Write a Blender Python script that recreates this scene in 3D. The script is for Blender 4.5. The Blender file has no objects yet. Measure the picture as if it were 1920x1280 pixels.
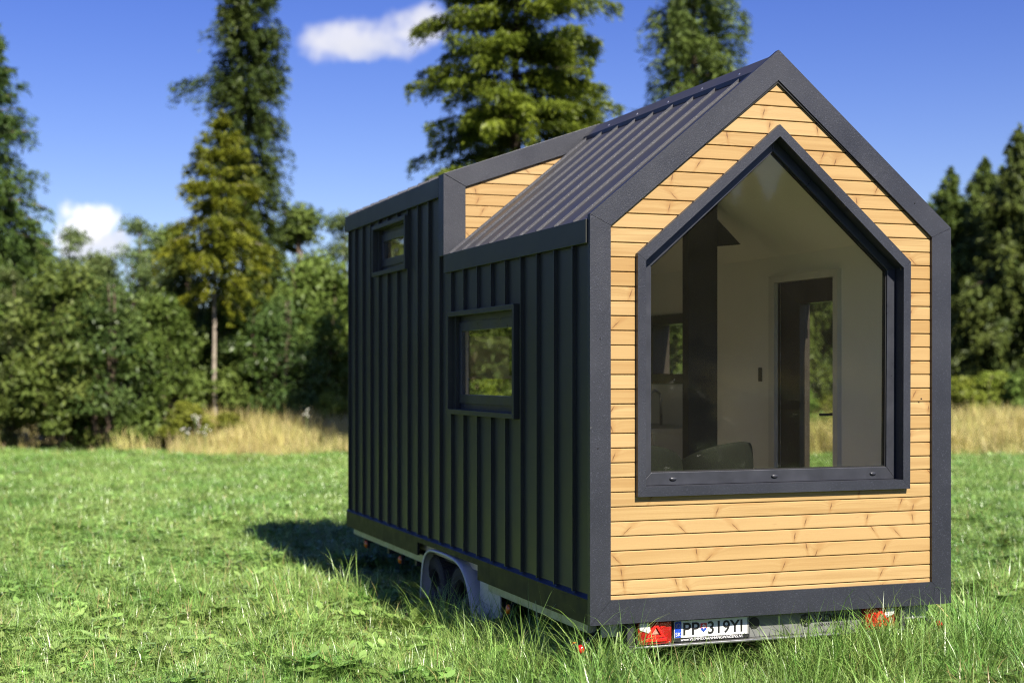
import bpy, bmesh, math, random
import numpy as np
from mathutils import Vector, Matrix
R = math.radians
random.seed(7)
scene = bpy.context.scene
col = scene.collection
GZ = -0.53            # soil level (z = 0 is the underside of the house)

# ------------------------------------------------------------------ camera basis (used only to aim the camera and to know what is in view)
CAM = np.array([-3.4452, -8.0767, 1.4966]); YAW = 0.3483; FPX = 2771.2
FW = np.array([math.sin(YAW), math.cos(YAW), 0.0]); RT = np.array([math.cos(YAW), -math.sin(YAW), 0.0])
def spot(px, D):
    """ground point at distance D (m, along the view) in the direction of photo column px"""
    P = CAM + (FW + RT*(px-960)/FPX)*D
    return float(P[0]), float(P[1])

# ------------------------------------------------------------------ node helpers
class NT:
    def __init__(s, tree):
        s.t = tree; s.n = tree.nodes; s.l = tree.links
    def new(s, typ, **kw):
        n = s.n.new(typ)
        for k, v in kw.items(): setattr(n, k, v)
        return n
    def put(s, sock, v):
        if isinstance(v, bpy.types.NodeSocket): s.l.new(v, sock)
        else:
            if isinstance(v, (tuple, list)) and hasattr(sock, 'default_value') and not isinstance(sock.default_value, float):
                n = len(sock.default_value)
                v = tuple(v)[:n] if len(v) >= n else tuple(v) + (1.0,)*(n-len(v))
            sock.default_value = v
    def math(s, op, a, b=0.0, c=0.0, clamp=False):
        n = s.new('ShaderNodeMath', operation=op, use_clamp=clamp)
        s.put(n.inputs[0], a); s.put(n.inputs[1], b); s.put(n.inputs[2], c)
        return n.outputs[0]
    def mix(s, f, a, b, mode='MIX'):
        n = s.new('ShaderNodeMix', data_type='RGBA', blend_type=mode)
        s.put(n.inputs[0], f); s.put(n.inputs[6], a); s.put(n.inputs[7], b)
        return n.outputs[2]
    def noise(s, vec, scale=5, detail=3, rough=.55, dim='3D'):
        n = s.new('ShaderNodeTexNoise', noise_dimensions=dim)
        if vec is not None: s.l.new(vec, n.inputs['Vector'])
        s.put(n.inputs['Scale'], scale); s.put(n.inputs['Detail'], detail); s.put(n.inputs['Roughness'], rough)
        return n.outputs[0]
    def xyz(s, x=0.0, y=0.0, z=0.0):
        n = s.new('ShaderNodeCombineXYZ')
        s.put(n.inputs[0], x); s.put(n.inputs[1], y); s.put(n.inputs[2], z)
        return n.outputs[0]
    def sep(s, v):
        n = s.new('ShaderNodeSeparateXYZ'); s.l.new(v, n.inputs[0]); return n.outputs
    def step(s, x, a, b):
        n = s.new('ShaderNodeMapRange', interpolation_type='SMOOTHSTEP')
        s.put(n.inputs[0], x); s.put(n.inputs[1], a); s.put(n.inputs[2], b)
        return n.outputs[0]
    def rng(s, x, a, b, c, d):
        n = s.new('ShaderNodeMapRange')
        s.put(n.inputs[0], x); s.put(n.inputs[1], a); s.put(n.inputs[2], b); s.put(n.inputs[3], c); s.put(n.inputs[4], d)
        return n.outputs[0]
    def bump(s, h, strength=.3, dist=.01):
        n = s.new('ShaderNodeBump'); s.put(n.inputs['Strength'], strength); s.put(n.inputs['Distance'], dist)
        s.l.new(h, n.inputs['Height']); return n.outputs[0]

def newmat(name):
    m = bpy.data.materials.new(name); m.use_nodes = True
    t = NT(m.node_tree); t.n.clear()
    out = t.new('ShaderNodeOutputMaterial')
    return m, t, out
def principled(t, out, base, rough=.5, metal=0.0, spec=.5, normal=None, **kw):
    p = t.new('ShaderNodeBsdfPrincipled')
    t.put(p.inputs['Base Color'], base); t.put(p.inputs['Roughness'], rough); t.put(p.inputs['Metallic'], metal)
    t.put(p.inputs['Specular IOR Level'], spec)
    if normal is not None: t.l.new(normal, p.inputs['Normal'])
    for k, v in kw.items(): t.put(p.inputs[k], v)
    if out is not None: t.l.new(p.outputs[0], out.inputs[0])
    return p
def objco(t): return t.new('ShaderNodeTexCoord').outputs['Object']
def worldpos(t): return t.new('ShaderNodeNewGeometry').outputs['Position']

def plain(name, c, rough=.5, metal=0., spec=.5, var=.12, scale=9.0):
    m, t, out = newmat(name)
    nz = t.noise(objco(t), scale, 4)
    c2 = tuple(x*(1-var) for x in c); c3 = tuple(min(1, x*(1+var)) for x in c)
    r = t.rng(nz, .3, .7, max(0.02, rough-.06), min(1, rough+.08))
    principled(t, out, t.mix(t.rng(nz, .3, .7, 0, 1), c2, c3), r, metal, spec)
    return m

def mat_grit(name, c, rough, grit=.35, speck=.5, spec=.5):
    """powder-textured steel"""
    m, t, out = newmat(name)
    co = objco(t)
    f = t.noise(co, 190, 2, .6)
    big = t.noise(co, 2.2, 4)
    sp = t.step(t.noise(co, 120, 2, .7), .58, .70)
    b = t.mix(t.rng(big, .3, .7, 0, 1), tuple(x*.85 for x in c), tuple(x*1.12 for x in c))
    b = t.mix(t.math('MULTIPLY', sp, speck), b, tuple(x*3.2 for x in c))
    sc = t.step(t.noise(co, 31, 2), .78, .80)           # odd scuffs / dust
    b = t.mix(t.math('MULTIPLY', sc, .25), b, (.3, .3, .28))
    principled(t, out, b, t.rng(big, .3, .7, rough-.05, rough+.07), 0, spec, t.bump(f, grit, .0015))
    return m

def mat_wood(name, z0, s):
    m, t, out = newmat(name)
    co = objco(t); X, Y, Z = t.sep(co)
    kk = t.math('FLOOR', t.math('DIVIDE', t.math('SUBTRACT', Z, z0), s))
    wn = t.new('ShaderNodeTexWhiteNoise', noise_dimensions='1D'); t.put(wn.inputs['W'], t.math('ADD', kk, 3.37))
    r1, r2, r3 = t.sep(wn.outputs['Color'])
    u = t.math('ADD', X, t.math('MULTIPLY', r1, 17.0))
    dv0 = t.math('SUBTRACT', Z, t.math('ADD', t.math('MULTIPLY', kk, s), z0+s*.5))   # height within the plank
    # knots, about two a metre
    F = 2.6
    vo = t.new('ShaderNodeTexVoronoi', voronoi_dimensions='1D', feature='F1')
    W = t.math('MULTIPLY', u, F); t.put(vo.inputs['W'], W); t.put(vo.inputs['Scale'], 1.0)
    ka, kb, kc = t.sep(vo.outputs['Color'])
    du = t.math('DIVIDE', t.math('SUBTRACT', W, vo.outputs['W']), F)
    dv = t.math('SUBTRACT', dv0, t.math('MULTIPLY', t.math('SUBTRACT', ka, .5), .055))
    slant = t.math('MULTIPLY', t.math('SUBTRACT', kb, .5), 2.4)
    dus = t.math('ADD', du, t.math('MULTIPLY', dv, slant))
    gate = t.step(kc, .22, .30)
    wob = t.math('MULTIPLY', t.math('SUBTRACT', t.noise(t.xyz(u, Z, 0), 60, 2), .5), .012)
    dd = t.math('SQRT', t.math('ADD', t.math('POWER', t.math('DIVIDE', t.math('ADD', dus, wob), t.math('ADD', .45, t.math('MULTIPLY', 13.0, t.math('MAXIMUM', 0.0, t.math('ADD', dv, .03))))), 2.0), t.math('POWER', t.math('MULTIPLY', dv, .20), 2.0)))
    core = t.math('MULTIPLY', t.step(dd, .0070, .0015), gate)
    halo = t.math('MULTIPLY', t.step(dd, .040, .004), gate)
    g = t.math('MULTIPLY', t.math('EXPONENT', t.math('MULTIPLY', t.math('POWER', t.math('DIVIDE', dus, .05), 2.0), -1.0)), gate)
    vw = t.math('ADD', Z, t.math('MULTIPLY', g, t.math('MULTIPLY', dv, .8)))
    vw = t.math('ADD', vw, t.math('MULTIPLY', g, .012))
    vw = t.math('ADD', vw, t.math('MULTIPLY', r2, 9.0))
    g1 = t.noise(t.xyz(t.math('MULTIPLY', u, .9), t.math('MULTIPLY', vw, 30.0), r2), 1.0, 3, .6)
    g2 = t.noise(t.xyz(t.math('MULTIPLY', u, 1.3), t.math('MULTIPLY', vw, 170.0), r3), 1.0, 2, .5)
    g3 = t.noise(t.xyz(t.math('MULTIPLY', u, 1.6), t.math('MULTIPLY', vw, 8.0), r1), 1.0, 2, .5)
    a = t.mix(t.step(g1, .32, .72), (0.4143, 0.2871, 0.1252), (0.3119, 0.1947, 0.0760))
    a = t.mix(t.math('MULTIPLY', t.step(g2, .56, .76), .50), a, (0.2420, 0.1298, 0.0431))
    a = t.mix(t.math('MULTIPLY', t.step(g3, .5, .8), .45), a, (0.4655, 0.3293, 0.1489))
    a = t.mix(t.math('MULTIPLY', r3, .72), a, (0.3258, 0.1917, 0.0657))
    a = t.mix(t.math('MULTIPLY', t.step(r2, .3, 1.0), .45), a, (0.4468, 0.3097, 0.1437))
    a = t.mix(t.math('MULTIPLY', halo, .36), a, (0.2607, 0.1229, 0.0349))
    a = t.mix(t.math('MULTIPLY', core, .75), a, (.085, .034, .014))
    # small grey weather streaks
    st = t.math('MULTIPLY', t.step(t.noise(t.xyz(t.math('MULTIPLY', u, 5.0), t.math('MULTIPLY', Z, 40.0), 0), 1.0, 2), .70, .80), .35)
    a = t.mix(st, a, (.21, .11, .05))
    h = t.math('ADD', t.math('MULTIPLY', g1, .7), t.math('MULTIPLY', g2, .5))
    principled(t, out, a, .48, 0, .35, t.bump(h, .25, .002))
    return m

def mat_glass(name, tint, boost=1.0, dustamt=.006):
    m, t, out = newmat(name)
    tr = t.new('ShaderNodeBsdfTransparent'); t.put(tr.inputs[0], tint)
    gl = t.new('ShaderNodeBsdfGlossy'); t.put(gl.inputs['Color'], (1, 1, 1)); t.put(gl.inputs['Roughness'], 0.0)
    ge = t.new('ShaderNodeNewGeometry'); dt = t.new('ShaderNodeVectorMath', operation='DOT_PRODUCT')
    t.l.new(ge.outputs['Normal'], dt.inputs[0]); t.l.new(ge.outputs['Incoming'], dt.inputs[1])
    c1 = t.math('SUBTRACT', 1.0, t.math('ABSOLUTE', dt.outputs['Value']))
    f = t.math('MULTIPLY', t.math('ADD', .042, t.math('MULTIPLY', t.math('POWER', c1, 5.0), .958)), boost, clamp=True)
    # faint film of dust on the pane
    df = t.new('ShaderNodeBsdfDiffuse'); t.put(df.inputs[0], (.35, .33, .27))
    dust = t.math('MULTIPLY', t.rng(t.noise(objco(t), 3.5, 4, .6), .3, .7, .5, 1.0), dustamt)
    dust = t.math('ADD', dust, t.math('MULTIPLY', t.step(t.noise(objco(t), 90, 3, .7), .62, .8), dustamt))
    mx = t.new('ShaderNodeMixShader'); t.l.new(f, mx.inputs[0]); t.l.new(tr.outputs[0], mx.inputs[1]); t.l.new(gl.outputs[0], mx.inputs[2])
    m2 = t.new('ShaderNodeMixShader'); t.l.new(dust, m2.inputs[0]); t.l.new(mx.outputs[0], m2.inputs[1]); t.l.new(df.outputs[0], m2.inputs[2])
    t.l.new(m2.outputs[0], out.inputs[0])
    return m

def mat_leaf(name, c1, c2, c3, trans=.3, rough=.5, patch=.6, spec=.3):
    """foliage: c1..c2 leaf to leaf, and conifer crown shade painted in (attribute shade), c3 in patches over the plant"""
    m, t, out = newmat(name)
    at = t.new('ShaderNodeAttribute', attribute_name='shade')
    oi = t.new('ShaderNodeObjectInfo')
    pz = t.noise(worldpos(t), patch, 3)
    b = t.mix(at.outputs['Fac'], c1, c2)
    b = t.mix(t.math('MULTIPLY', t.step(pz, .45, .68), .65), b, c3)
    hs = t.new('ShaderNodeHueSaturation'); t.l.new(b, hs.inputs['Color'])
    t.put(hs.inputs['Hue'], t.rng(oi.outputs['Random'], 0, 1, .487, .513)); t.put(hs.inputs['Value'], t.rng(oi.outputs['Random'], 0, 1, .84, 1.16))
    b = hs.outputs[0]
    p = principled(t, None, b, rough, 0, spec)
    tl = t.new('ShaderNodeBsdfTranslucent'); t.l.new(b, tl.inputs[0])
    mx = t.new('ShaderNodeMixShader'); t.put(mx.inputs[0], trans)
    t.l.new(p.outputs[0], mx.inputs[1]); t.l.new(tl.outputs[0], mx.inputs[2]); t.l.new(mx.outputs[0], out.inputs[0])
    return m

# ------------------------------------------------------------------ mesh helpers
class MB:
    def __init__(s): s.v = []; s.f = []; s.m = []
    def poly(s, pts, m=0):
        i = len(s.v); s.v += [tuple(p) for p in pts]; s.f.append(tuple(range(i, i+len(pts)))); s.m.append(m); return s
    def box(s, x0, x1, y0, y1, z0, z1, m=0):
        if x0 > x1: x0, x1 = x1, x0
        if y0 > y1: y0, y1 = y1, y0
        if z0 > z1: z0, z1 = z1, z0
        i = len(s.v)
        s.v += [(x0,y0,z0),(x1,y0,z0),(x1,y1,z0),(x0,y1,z0),(x0,y0,z1),(x1,y0,z1),(x1,y1,z1),(x0,y1,z1)]
        for q in ((3,2,1,0),(4,5,6,7),(0,1,5,4),(1,2,6,5),(2,3,7,6),(3,0,4,7)): s.f.append(tuple(i+k for k in q)); s.m.append(m)
        return s
    def prism(s, pts, fn, d0, d1, m=0):
        """2-D polygon (counter-clockwise or not) extruded; fn(a, b, d) -> xyz"""
        n = len(pts); i = len(s.v)
        s.v += [fn(a, b, d0) for a, b in pts] + [fn(a, b, d1) for a, b in pts]
        s.f.append(tuple(i+k for k in range(n))); s.f.append(tuple(i+n+k for k in reversed(range(n)))); s.m += [m, m]
        for k in range(n):
            k2 = (k+1) % n
            s.f.append((i+k, i+n+k, i+n+k2, i+k2)); s.m.append(m)
        return s
    def ring(s, outer, inner, fn, d0, d1, m=0, gap=0.0, nojoint=()):
        """a mitred frame between two polygons of the same count, one piece per side"""
        n = len(outer)
        for k in range(n):
            k2 = (k+1) % n
            o0, o1, i0, i1 = [np.array(p, float) for p in (outer[k], outer[k2], inner[k], inner[k2])]
            e = (o1-o0); e /= np.linalg.norm(e)
            g0, g1 = (0 if k in nojoint else gap), (0 if k2 in nojoint else gap)
            o0, i0, o1, i1 = o0+e*g0, i0+e*g0, o1-e*g1, i1-e*g1
            s.prism([tuple(o0), tuple(o1), tuple(i1), tuple(i0)], fn, d0, d1, m)
        return s
    def tube(s, path, rad, n=8, m=0, cap=True):
        path = [Vector(p) for p in path]
        rad = rad if isinstance(rad, (list, tuple)) else [rad]*len(path)
        rings = []
        for k, p in enumerate(path):
            d = (path[min(k+1, len(path)-1)] - path[max(k-1, 0)]).normalized()
            a = d.orthogonal().normalized() if abs(d.z) > .9 else d.cross(Vector((0,0,1))).normalized()
            if k and (a.dot(pa) < 0): a = -a
            pa = a
            b = d.cross(a); i = len(s.v)
            for j in range(n):
                t = 2*math.pi*j/n; s.v.append(tuple(p + (a*math.cos(t)+b*math.sin(t))*rad[k]))
            rings.append(i)
        for r0, r1 in zip(rings, rings[1:]):
            for j in range(n):
                j2 = (j+1) % n; s.f.append((r0+j, r0+j2, r1+j2, r1+j)); s.m.append(m)
        if cap:
            s.f.append(tuple(rings[0]+j for j in reversed(range(n)))); s.f.append(tuple(rings[-1]+j for j in range(n))); s.m += [m, m]
        return s
    def lathe(s, prof, fn, n=32, m=0):
        """profile of (radius, height) spun; fn(radius*cos, radius*sin, height) -> xyz"""
        i = len(s.v)
        for r, h in prof:
            for j in range(n):
                t = 2*math.pi*j/n; s.v.append(fn(r*math.cos(t), r*math.sin(t), h))
        for k in range(len(prof)-1):
            for j in range(n):
                j2 = (j+1) % n; s.f.append((i+k*n+j, i+k*n+j2, i+(k+1)*n+j2, i+(k+1)*n+j)); s.m.append(m)
        return s
    def build(s, name, mats, parent=None, bevel=0.0, smooth=False, recalc=True):
        me = bpy.data.meshes.new(name); me.from_pydata(s.v, [], s.f)
        mats = mats if isinstance(mats, (list, tuple)) else [mats]
        for mm in mats: me.materials.append(mm)
        me.polygons.foreach_set('material_index', s.m)
        if recalc:
            bm = bmesh.new(); bm.from_mesh(me); bmesh.ops.recalc_face_normals(bm, faces=bm.faces); bm.to_mesh(me); bm.free()
        if smooth: me.polygons.foreach_set('use_smooth', [True]*len(me.polygons))
        o = bpy.data.objects.new(name, me); col.objects.link(o)
        if parent is not None: adopt(o, parent)
        if bevel:
            b = o.modifiers.new('bevel', 'BEVEL'); b.width = bevel; b.segments = 2; b.limit_method = 'ANGLE'; b.angle_limit = R(40)
        return o
def world_of(o):
    v = Vector(o.location)
    return v if o.parent is None else v + 0*v
def adopt(o, parent):
    """parent while the child's mesh stays where it is in the world"""
    o.parent = parent
    if parent.parent is None and parent.type == 'EMPTY' : o.matrix_parent_inverse = Matrix.Translation(-Vector(parent.location))
def empty(name, loc=(0,0,0)):
    o = bpy.data.objects.new(name, None); o.location = loc; o.empty_display_size = .3; col.objects.link(o); return o
def tag(o, label=None, cat=None, group=None, kind=None):
    if label: o['label'] = label
    if cat: o['category'] = cat
    if group: o['group'] = group
    if kind: o['kind'] = kind
    return o
def wall_cells(mb, fn, u0, u1, v0, v1, d0, d1, holes, m=0):
    us = sorted({u0, u1, *[h[0] for h in holes], *[h[1] for h in holes]}); vs = sorted({v0, v1, *[h[2] for h in holes], *[h[3] for h in holes]})
    for a, b in zip(us, us[1:]):
        for c, d in zip(vs, vs[1:]):
            if any(h[0] <= a and b <= h[1] and h[2] <= c and d <= h[3] for h in holes): continue
            mb.prism([(a,c),(b,c),(b,d),(a,d)], fn, d0, d1, m)
def lettering(name, text, size, loc, mat, parent, width=None, rot=(math.pi/2, 0, 0), depth=.0008, bold=0.0, shear=0.0, align='LEFT'):
    cu = bpy.data.curves.new(name, 'FONT'); cu.body = text; cu.size = size; cu.extrude = depth; cu.offset = bold; cu.shear = shear; cu.align_x = align
    t = bpy.data.objects.new(name+'_curve', cu); col.objects.link(t)
    bpy.context.view_layer.update()
    me = bpy.data.meshes.new_from_object(t.evaluated_get(bpy.context.evaluated_depsgraph_get()))
    bpy.data.objects.remove(t); me.materials.clear(); me.materials.append(mat)
    xs = np.array([v.co.x for v in me.vertices]); sx = (width/(xs.max()-xs.min())) if width else 1.0
    off = xs.min() if align == 'LEFT' else 0.0
    M = Matrix.Translation(loc) @ Matrix.Rotation(rot[0], 4, 'X') @ Matrix.Diagonal((sx, 1, 1, 1)) @ Matrix.Translation((-off, 0, 0))
    me.transform(M)
    o = bpy.data.objects.new(name, me); col.objects.link(o); adopt(o, parent)
    return o

XZ = lambda a, b, d: (a, d, b)      # polygon in the front plane, depth along y
YZ = lambda a, b, d: (d, a, b)      # polygon in the side plane, depth along x

# ------------------------------------------------------------------ materials
PL0, PLS = .168, .0879
M = dict(
  trim=mat_grit('textured dark steel trim', (.020, .022, .030), .42, .9, .5),
  siding=mat_grit('black steel siding', (.036, .0378, .0330), .42, .04, .10, .32),
  roof=mat_grit('dark steel roofing', (.036, .036, .0405), .48, .10, .12, .4),
  rib=mat_grit('dark steel roof rib', (.050, .051, .060), .5, .8, .9),
  sash=plain('anthracite aluminium', (.030, .032, .040), .33, 0, .5),
  wood=mat_wood('pine cladding', PL0, PLS),
  glass=mat_glass('tinted double glazing', (.915, .925, .880), .42, .007),
  clear=mat_glass('window glass', (.93, .94, .90), 1.1),
  white=plain('white interior board', (.82, .80, .74), .7, 0, .2, .03, 2),
  floor=plain('oak floor board', (.60, .50, .38), .5),
  dark=plain('black lacquered board', (.012, .011, .010), .5),
  brown=plain('dark brown frame', (.035, .026, .02), .45),
  galv=plain('galvanised steel', (.36, .37, .38), .42, .55, .5, .25, 14),
  mud=plain('grey mudguard steel', (.52, .51, .49), .40, .10, .5, .08, 5),
  tyre=plain('tyre rubber', (.045, .042, .042), .8, 0, .3, .25, 30),
  rim=plain('dark steel rim', (.05, .05, .055), .45, .6),
  bolt=plain('zinc bolt', (.5, .5, .52), .3, .9),
  black=plain('black plastic', (.012, .012, .013), .45),
  gap=plain('black seal', (.006, .006, .006), .7),
  chassis=plain('dark painted steel', (.03, .03, .032), .5),
  red=plain('red lamp lens', (.55, .012, .010), .12, 0, .8, .15, 20),
  redD=plain('deep red lens', (.28, .006, .006), .14, 0, .8, .2, 30),
  amber=plain('amber lens', (.75, .17, .012), .15, 0, .8, .1, 20),
  lens=plain('clear lamp lens', (.62, .62, .60), .1, 0, .8, .1, 20),
  plate=plain('white plate', (.72, .72, .70), .3, 0, .5, .02, 6),
  blue=plain('blue plate band', (.012, .055, .42), .3, 0, .5, .05, 6),
  flagblue=plain('shield blue', (.015, .06, .35), .4),
  flagred=plain('shield red', (.60, .02, .03), .4),
  yellow=plain('star yellow', (.8, .6, .03), .4),
  ink=plain('black ink', (.008, .008, .008), .5),
  paint=plain('white print', (.75, .75, .75), .5),
  chair=plain('dark upholstery', (.008, .010, .008), .8, 0, .2, .3, 40),
  steel=plain('brushed steel', (.45, .45, .45), .3, .9),
  bark=plain('grey brown bark', (.16, .115, .085), .85, 0, .2, .4, 7),
  barkd=plain('dark bark', (.06, .043, .032), .85, 0, .2, .4, 7),
)
# ------------------------------------------------------------------ THE HOUSE
W = 2.51; L = 6.1; XR = 2.50; YB = 2.8725
house = tag(empty('tiny_house', (1.25, 3.0, GZ)), 'black metal tiny house on a road trailer, with pine front and house shaped window', 'tiny house')
HL, HA = 2.44, 3.505                      # eave and apex of the front trim
OUT = [(-.022, 0.0), (-.022, HL), (1.252, HA), (2.528, HL), (2.528, 0.0)]
INN = [(.112, .144), (.112, 2.376), (1.250, 3.317), (2.382, 2.376), (2.382, .144)]
tr = MB()
tr.ring(OUT, INN, XZ, -.004, .034, gap=.0012, nojoint=(2,))
tr.build('gable_trim', M['trim'], house)
# dark backing just behind the mitres, set inside the trim
MB().ring([(-.012,.012),(-.012,2.432),(1.252,3.489),(2.516,2.432),(2.516,.012)], [(.10,.13),(.10,2.37),(1.25,3.30),(2.39,2.37),(2.39,.13)], XZ, .004, .030).build('trim_backing', M['gap'], house)
for x, z in ((2.25, 2.59), (2.30, 1.33), (.03, 1.05), (.045, 1.70)):
    MB().lathe([(.0001, -.003), (.004, -.003), (.0055, -.0005), (.0055, .003)], lambda a, b, h, x=x, z=z: (x+a, h-.004, z+b), 8).build('trim_screw', M['black'], house)

# big window geometry
WO = [(.283, .755), (.283, 2.212), (1.2525, 3.040), (2.211, 2.212), (2.205, .755)]
WI = [(.337, .813), (.337, 2.172), (1.2535, 2.967), (2.157, 2.172), (2.153, .813)]
GL = [(.412, .893), (.412, 2.146), (1.254, 2.884), (2.094, 2.160), (2.086, .893)]
def wx(z, poly, right):
    """x of the left or right edge of a house-shaped polygon at height z"""
    (xl, z0), (_, zl), (xa, za), (xr, zr), (xr0, _) = poly
    if not right: return xl if z <= zl else xl + (xa-xl)*(z-zl)/(za-zl)
    return xr if z <= zr else xr + (xa-xr)*(z-zr)/(za-zr)
MID = [((a[0]+b[0])/2, (a[1]+b[1])/2) for a, b in zip(WO, WI)]
CUT = [(WI[0][0]-.012, WI[0][1]-.012), (WI[1][0]-.012, WI[1][1]), (WI[2][0], WI[2][1]+.014), (WI[3][0]+.012, WI[3][1]), (WI[4][0]+.012, WI[4][1]-.012)]
CL = [(.085, .10), (.085, 2.39), (1.25, 3.345), (2.41, 2.39), (2.41, .10)]
cl = MB()
def plank(mb, xa0, xa1, xb1, xb0, z0, z1, y=.018, th=.018):
    """one board: bottom edge xa0..xa1, top edge xb0..xb1, chamfered along both long edges"""
    c = .004; g = .0022
    z0 += g; z1 -= g
    f = lambda x, z, yy: (x, yy, z)
    A = [f(xa0, z0, y+c), f(xa1, z0, y+c), f(xa1, z0+c, y), f(xa0, z0+c, y)]
    Bq = [f(xa0, z0+c, y), f(xa1, z0+c, y), f(xb1, z1-c, y), f(xb0, z1-c, y)]
    Cq = [f(xb0, z1-c, y), f(xb1, z1-c, y), f(xb1, z1, y+c), f(xb0, z1, y+c)]
    T = [f(xb0, z1, y+c), f(xb1, z1, y+c), f(xb1, z1, y+th), f(xb0, z1, y+th)]
    Bo = [f(xa0, z0, y+th), f(xa1, z0, y+th), f(xa1, z0, y+c), f(xa0, z0, y+c)]
    for q in (A, Bq, Cq, T, Bo): mb.poly(q)
k = -1
while True:
    z0 = PL0 + PLS*k; z1 = z0 + PLS; k += 1
    if z0 > 3.335: break
    za, zb = max(z0, .10), min(z1, 3.34)
    l0, l1, r0, r1 = wx(za, CL, 0), wx(zb, CL, 0), wx(za, CL, 1), wx(zb, CL, 1)
    hz0, hz1 = CUT[0][1], CUT[2][1]
    if zb <= hz0+.012 or za >= hz1-.01: plank(cl, l0, r0, r1, l1, za, zb)
    else:
        zz0, zz1 = max(za, hz0), min(zb, hz1)
        plank(cl, l0, wx(zz0, CUT, 0), wx(zz1, CUT, 0), l1, za, zb)
        plank(cl, wx(zz0, CUT, 1), r0, r1, wx(zz1, CUT, 1), za, zb)
cl.build('wood_cladding', M['wood'], house, recalc=False)
# wall core behind the boards, with the window opening
core = MB()
core.ring([(.05,.05),(.05,2.36),(1.25,3.35),(2.45,2.36),(2.45,.05)], MID, XZ, .045, .12)
core.build('front_wall', M['gap'], house)

# --- big window
win = MB().ring(WO, WI, XZ, -.018, .16, gap=.0006, nojoint=(2,)).build('picture_window', M['trim'], house)
SO = [(WI[0][0]+.001, WI[0][1]+.001), (WI[1][0]+.001, WI[1][1]), (WI[2][0], WI[2][1]-.002), (WI[3][0]-.001, WI[3][1]), (WI[4][0]-.001, WI[4][1]+.001)]
def sub(o, parent):
    o.parent = parent; return o
def child_build(mb, name, mat, parent, **kw):
    o = mb.build(name, mat, None, **kw); o.parent = parent; return o
sash = MB().ring(SO, GL, XZ, .072, .13)
child_build(sash, 'sash', M['sash'], win, bevel=.003)
GB = [(a+(.006 if i < 2 else -.006 if i > 2 else 0), b+(.006 if i in (0, 4) else -.004)) for i, (a, b) in enumerate(GL)]
child_build(MB().ring(GL, GB, XZ, .084, .120), 'glazing_seal', M['gap'], win)
child_build(MB().prism(GB, XZ, .094, .100), 'pane', M['glass'], win)
for x in (.559, 1.264, 1.983):
    mb = MB()
    mb.lathe([(.0001, -.009), (.012, -.009), (.0155, -.006), (.0165, 0), (.0165, .004)], lambda a, b, h, x=x: (x+a*1.45, .070+h, .852+b*.62), 20)
    child_build(mb, 'drain_cover', M['sash'], win, smooth=True)

# --- long side (x = 0): standing seam siding
W1 = (1.36, 2.66, 1.225, 1.925); W2 = (4.03, 4.95, 2.405, 2.785)      # clear openings (y0, y1, z0, z1)
RIBS_L = [.270, .575, .881, 1.182, 1.486, 1.786, 2.094, 2.411, 2.715]
RIBS_T = [3.014, 3.318, 3.622, 3.928, 4.250, 4.568, 4.872, 5.173, 5.470, 5.760, 6.02]
sd = MB()
wall_cells(sd, YZ, .030, YB, .14, 2.30, 0.0, .035, [W1])
wall_cells(sd, YZ, YB, L, .14, 2.90, 0.0, .035, [W2])
def rib_side(mb, y, z0, z1): mb.box(-.0235, .002, y-.006, y+.006, z0, z1); mb.box(-.0260, -.0230, y-.0075, y+.0075, z0, z1)
B1 = (1.250, 2.757, 1.187, 1.962); B2 = (3.925, 5.040, 2.372, 2.828)   # box surrounds of the two windows
for y in RIBS_L:
    if B1[0]-.01 < y < B1[1]+.0: rib_side(sd, y, .170, B1[2]+.004); rib_side(sd, y, B1[3]-.004, 2.285)
    else: rib_side(sd, y, .170, 2.285)
for y in RIBS_T:
    if B2[0] < y < B2[1]: rib_side(sd, y, .170, B2[2]+.004); rib_side(sd, y, B2[3]-.004, 2.882)
    else: rib_side(sd, y, .170, 2.882)
sd.build('metal_siding', M['siding'], house)
# right long side and back, same metal
DOOR = (1.12, 1.95, .10, 2.19); W3 = (3.45, 4.20, 1.44, 1.98)
sr = MB()
wall_cells(sr, YZ, .10, L, .14, 2.30, 2.475, 2.505, [DOOR, W3])
for y in np.arange(.27, 6.0, .305):
    if DOOR[0]-.05 < y < DOOR[1]+.05: sr.box(2.505, 2.533, y-.006, y+.006, 2.22, 2.285); continue
    if W3[0] < y < W3[1]: sr.box(2.505, 2.533, y-.006, y+.006, .15, 1.40); sr.box(2.505, 2.533, y-.006, y+.006, 2.02, 2.285); continue
    sr.box(2.505, 2.533, y-.006, y+.006, .15, 2.285)
W4 = (1.15, 2.10, 1.05, 2.05)
wall_cells(sr, XZ, 0.0, 2.505, .0, 2.36, L, L+.03, [W4])
sr.prism([(0.0, 2.36), (2.505, 2.36), (1.252, 3.45), (0, 2.98)], XZ, L, L+.03)
sr.build('rear_siding', M['siding'], house)

def sheet_on_side(name, y0, y1, z0, z1, proud, mat, bevel=.002):
    return MB().box(-proud, .0, y0, y1, z0, z1).build(name, mat, house, bevel=bevel)
sheet_on_side('eave_fascia', .0345, YB-.002, 2.270, 2.413, .034, M['siding'])
sheet_on_side('dormer_fascia', YB+.135, L+.012, 2.874, 3.022, .036, M['siding'])
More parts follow.
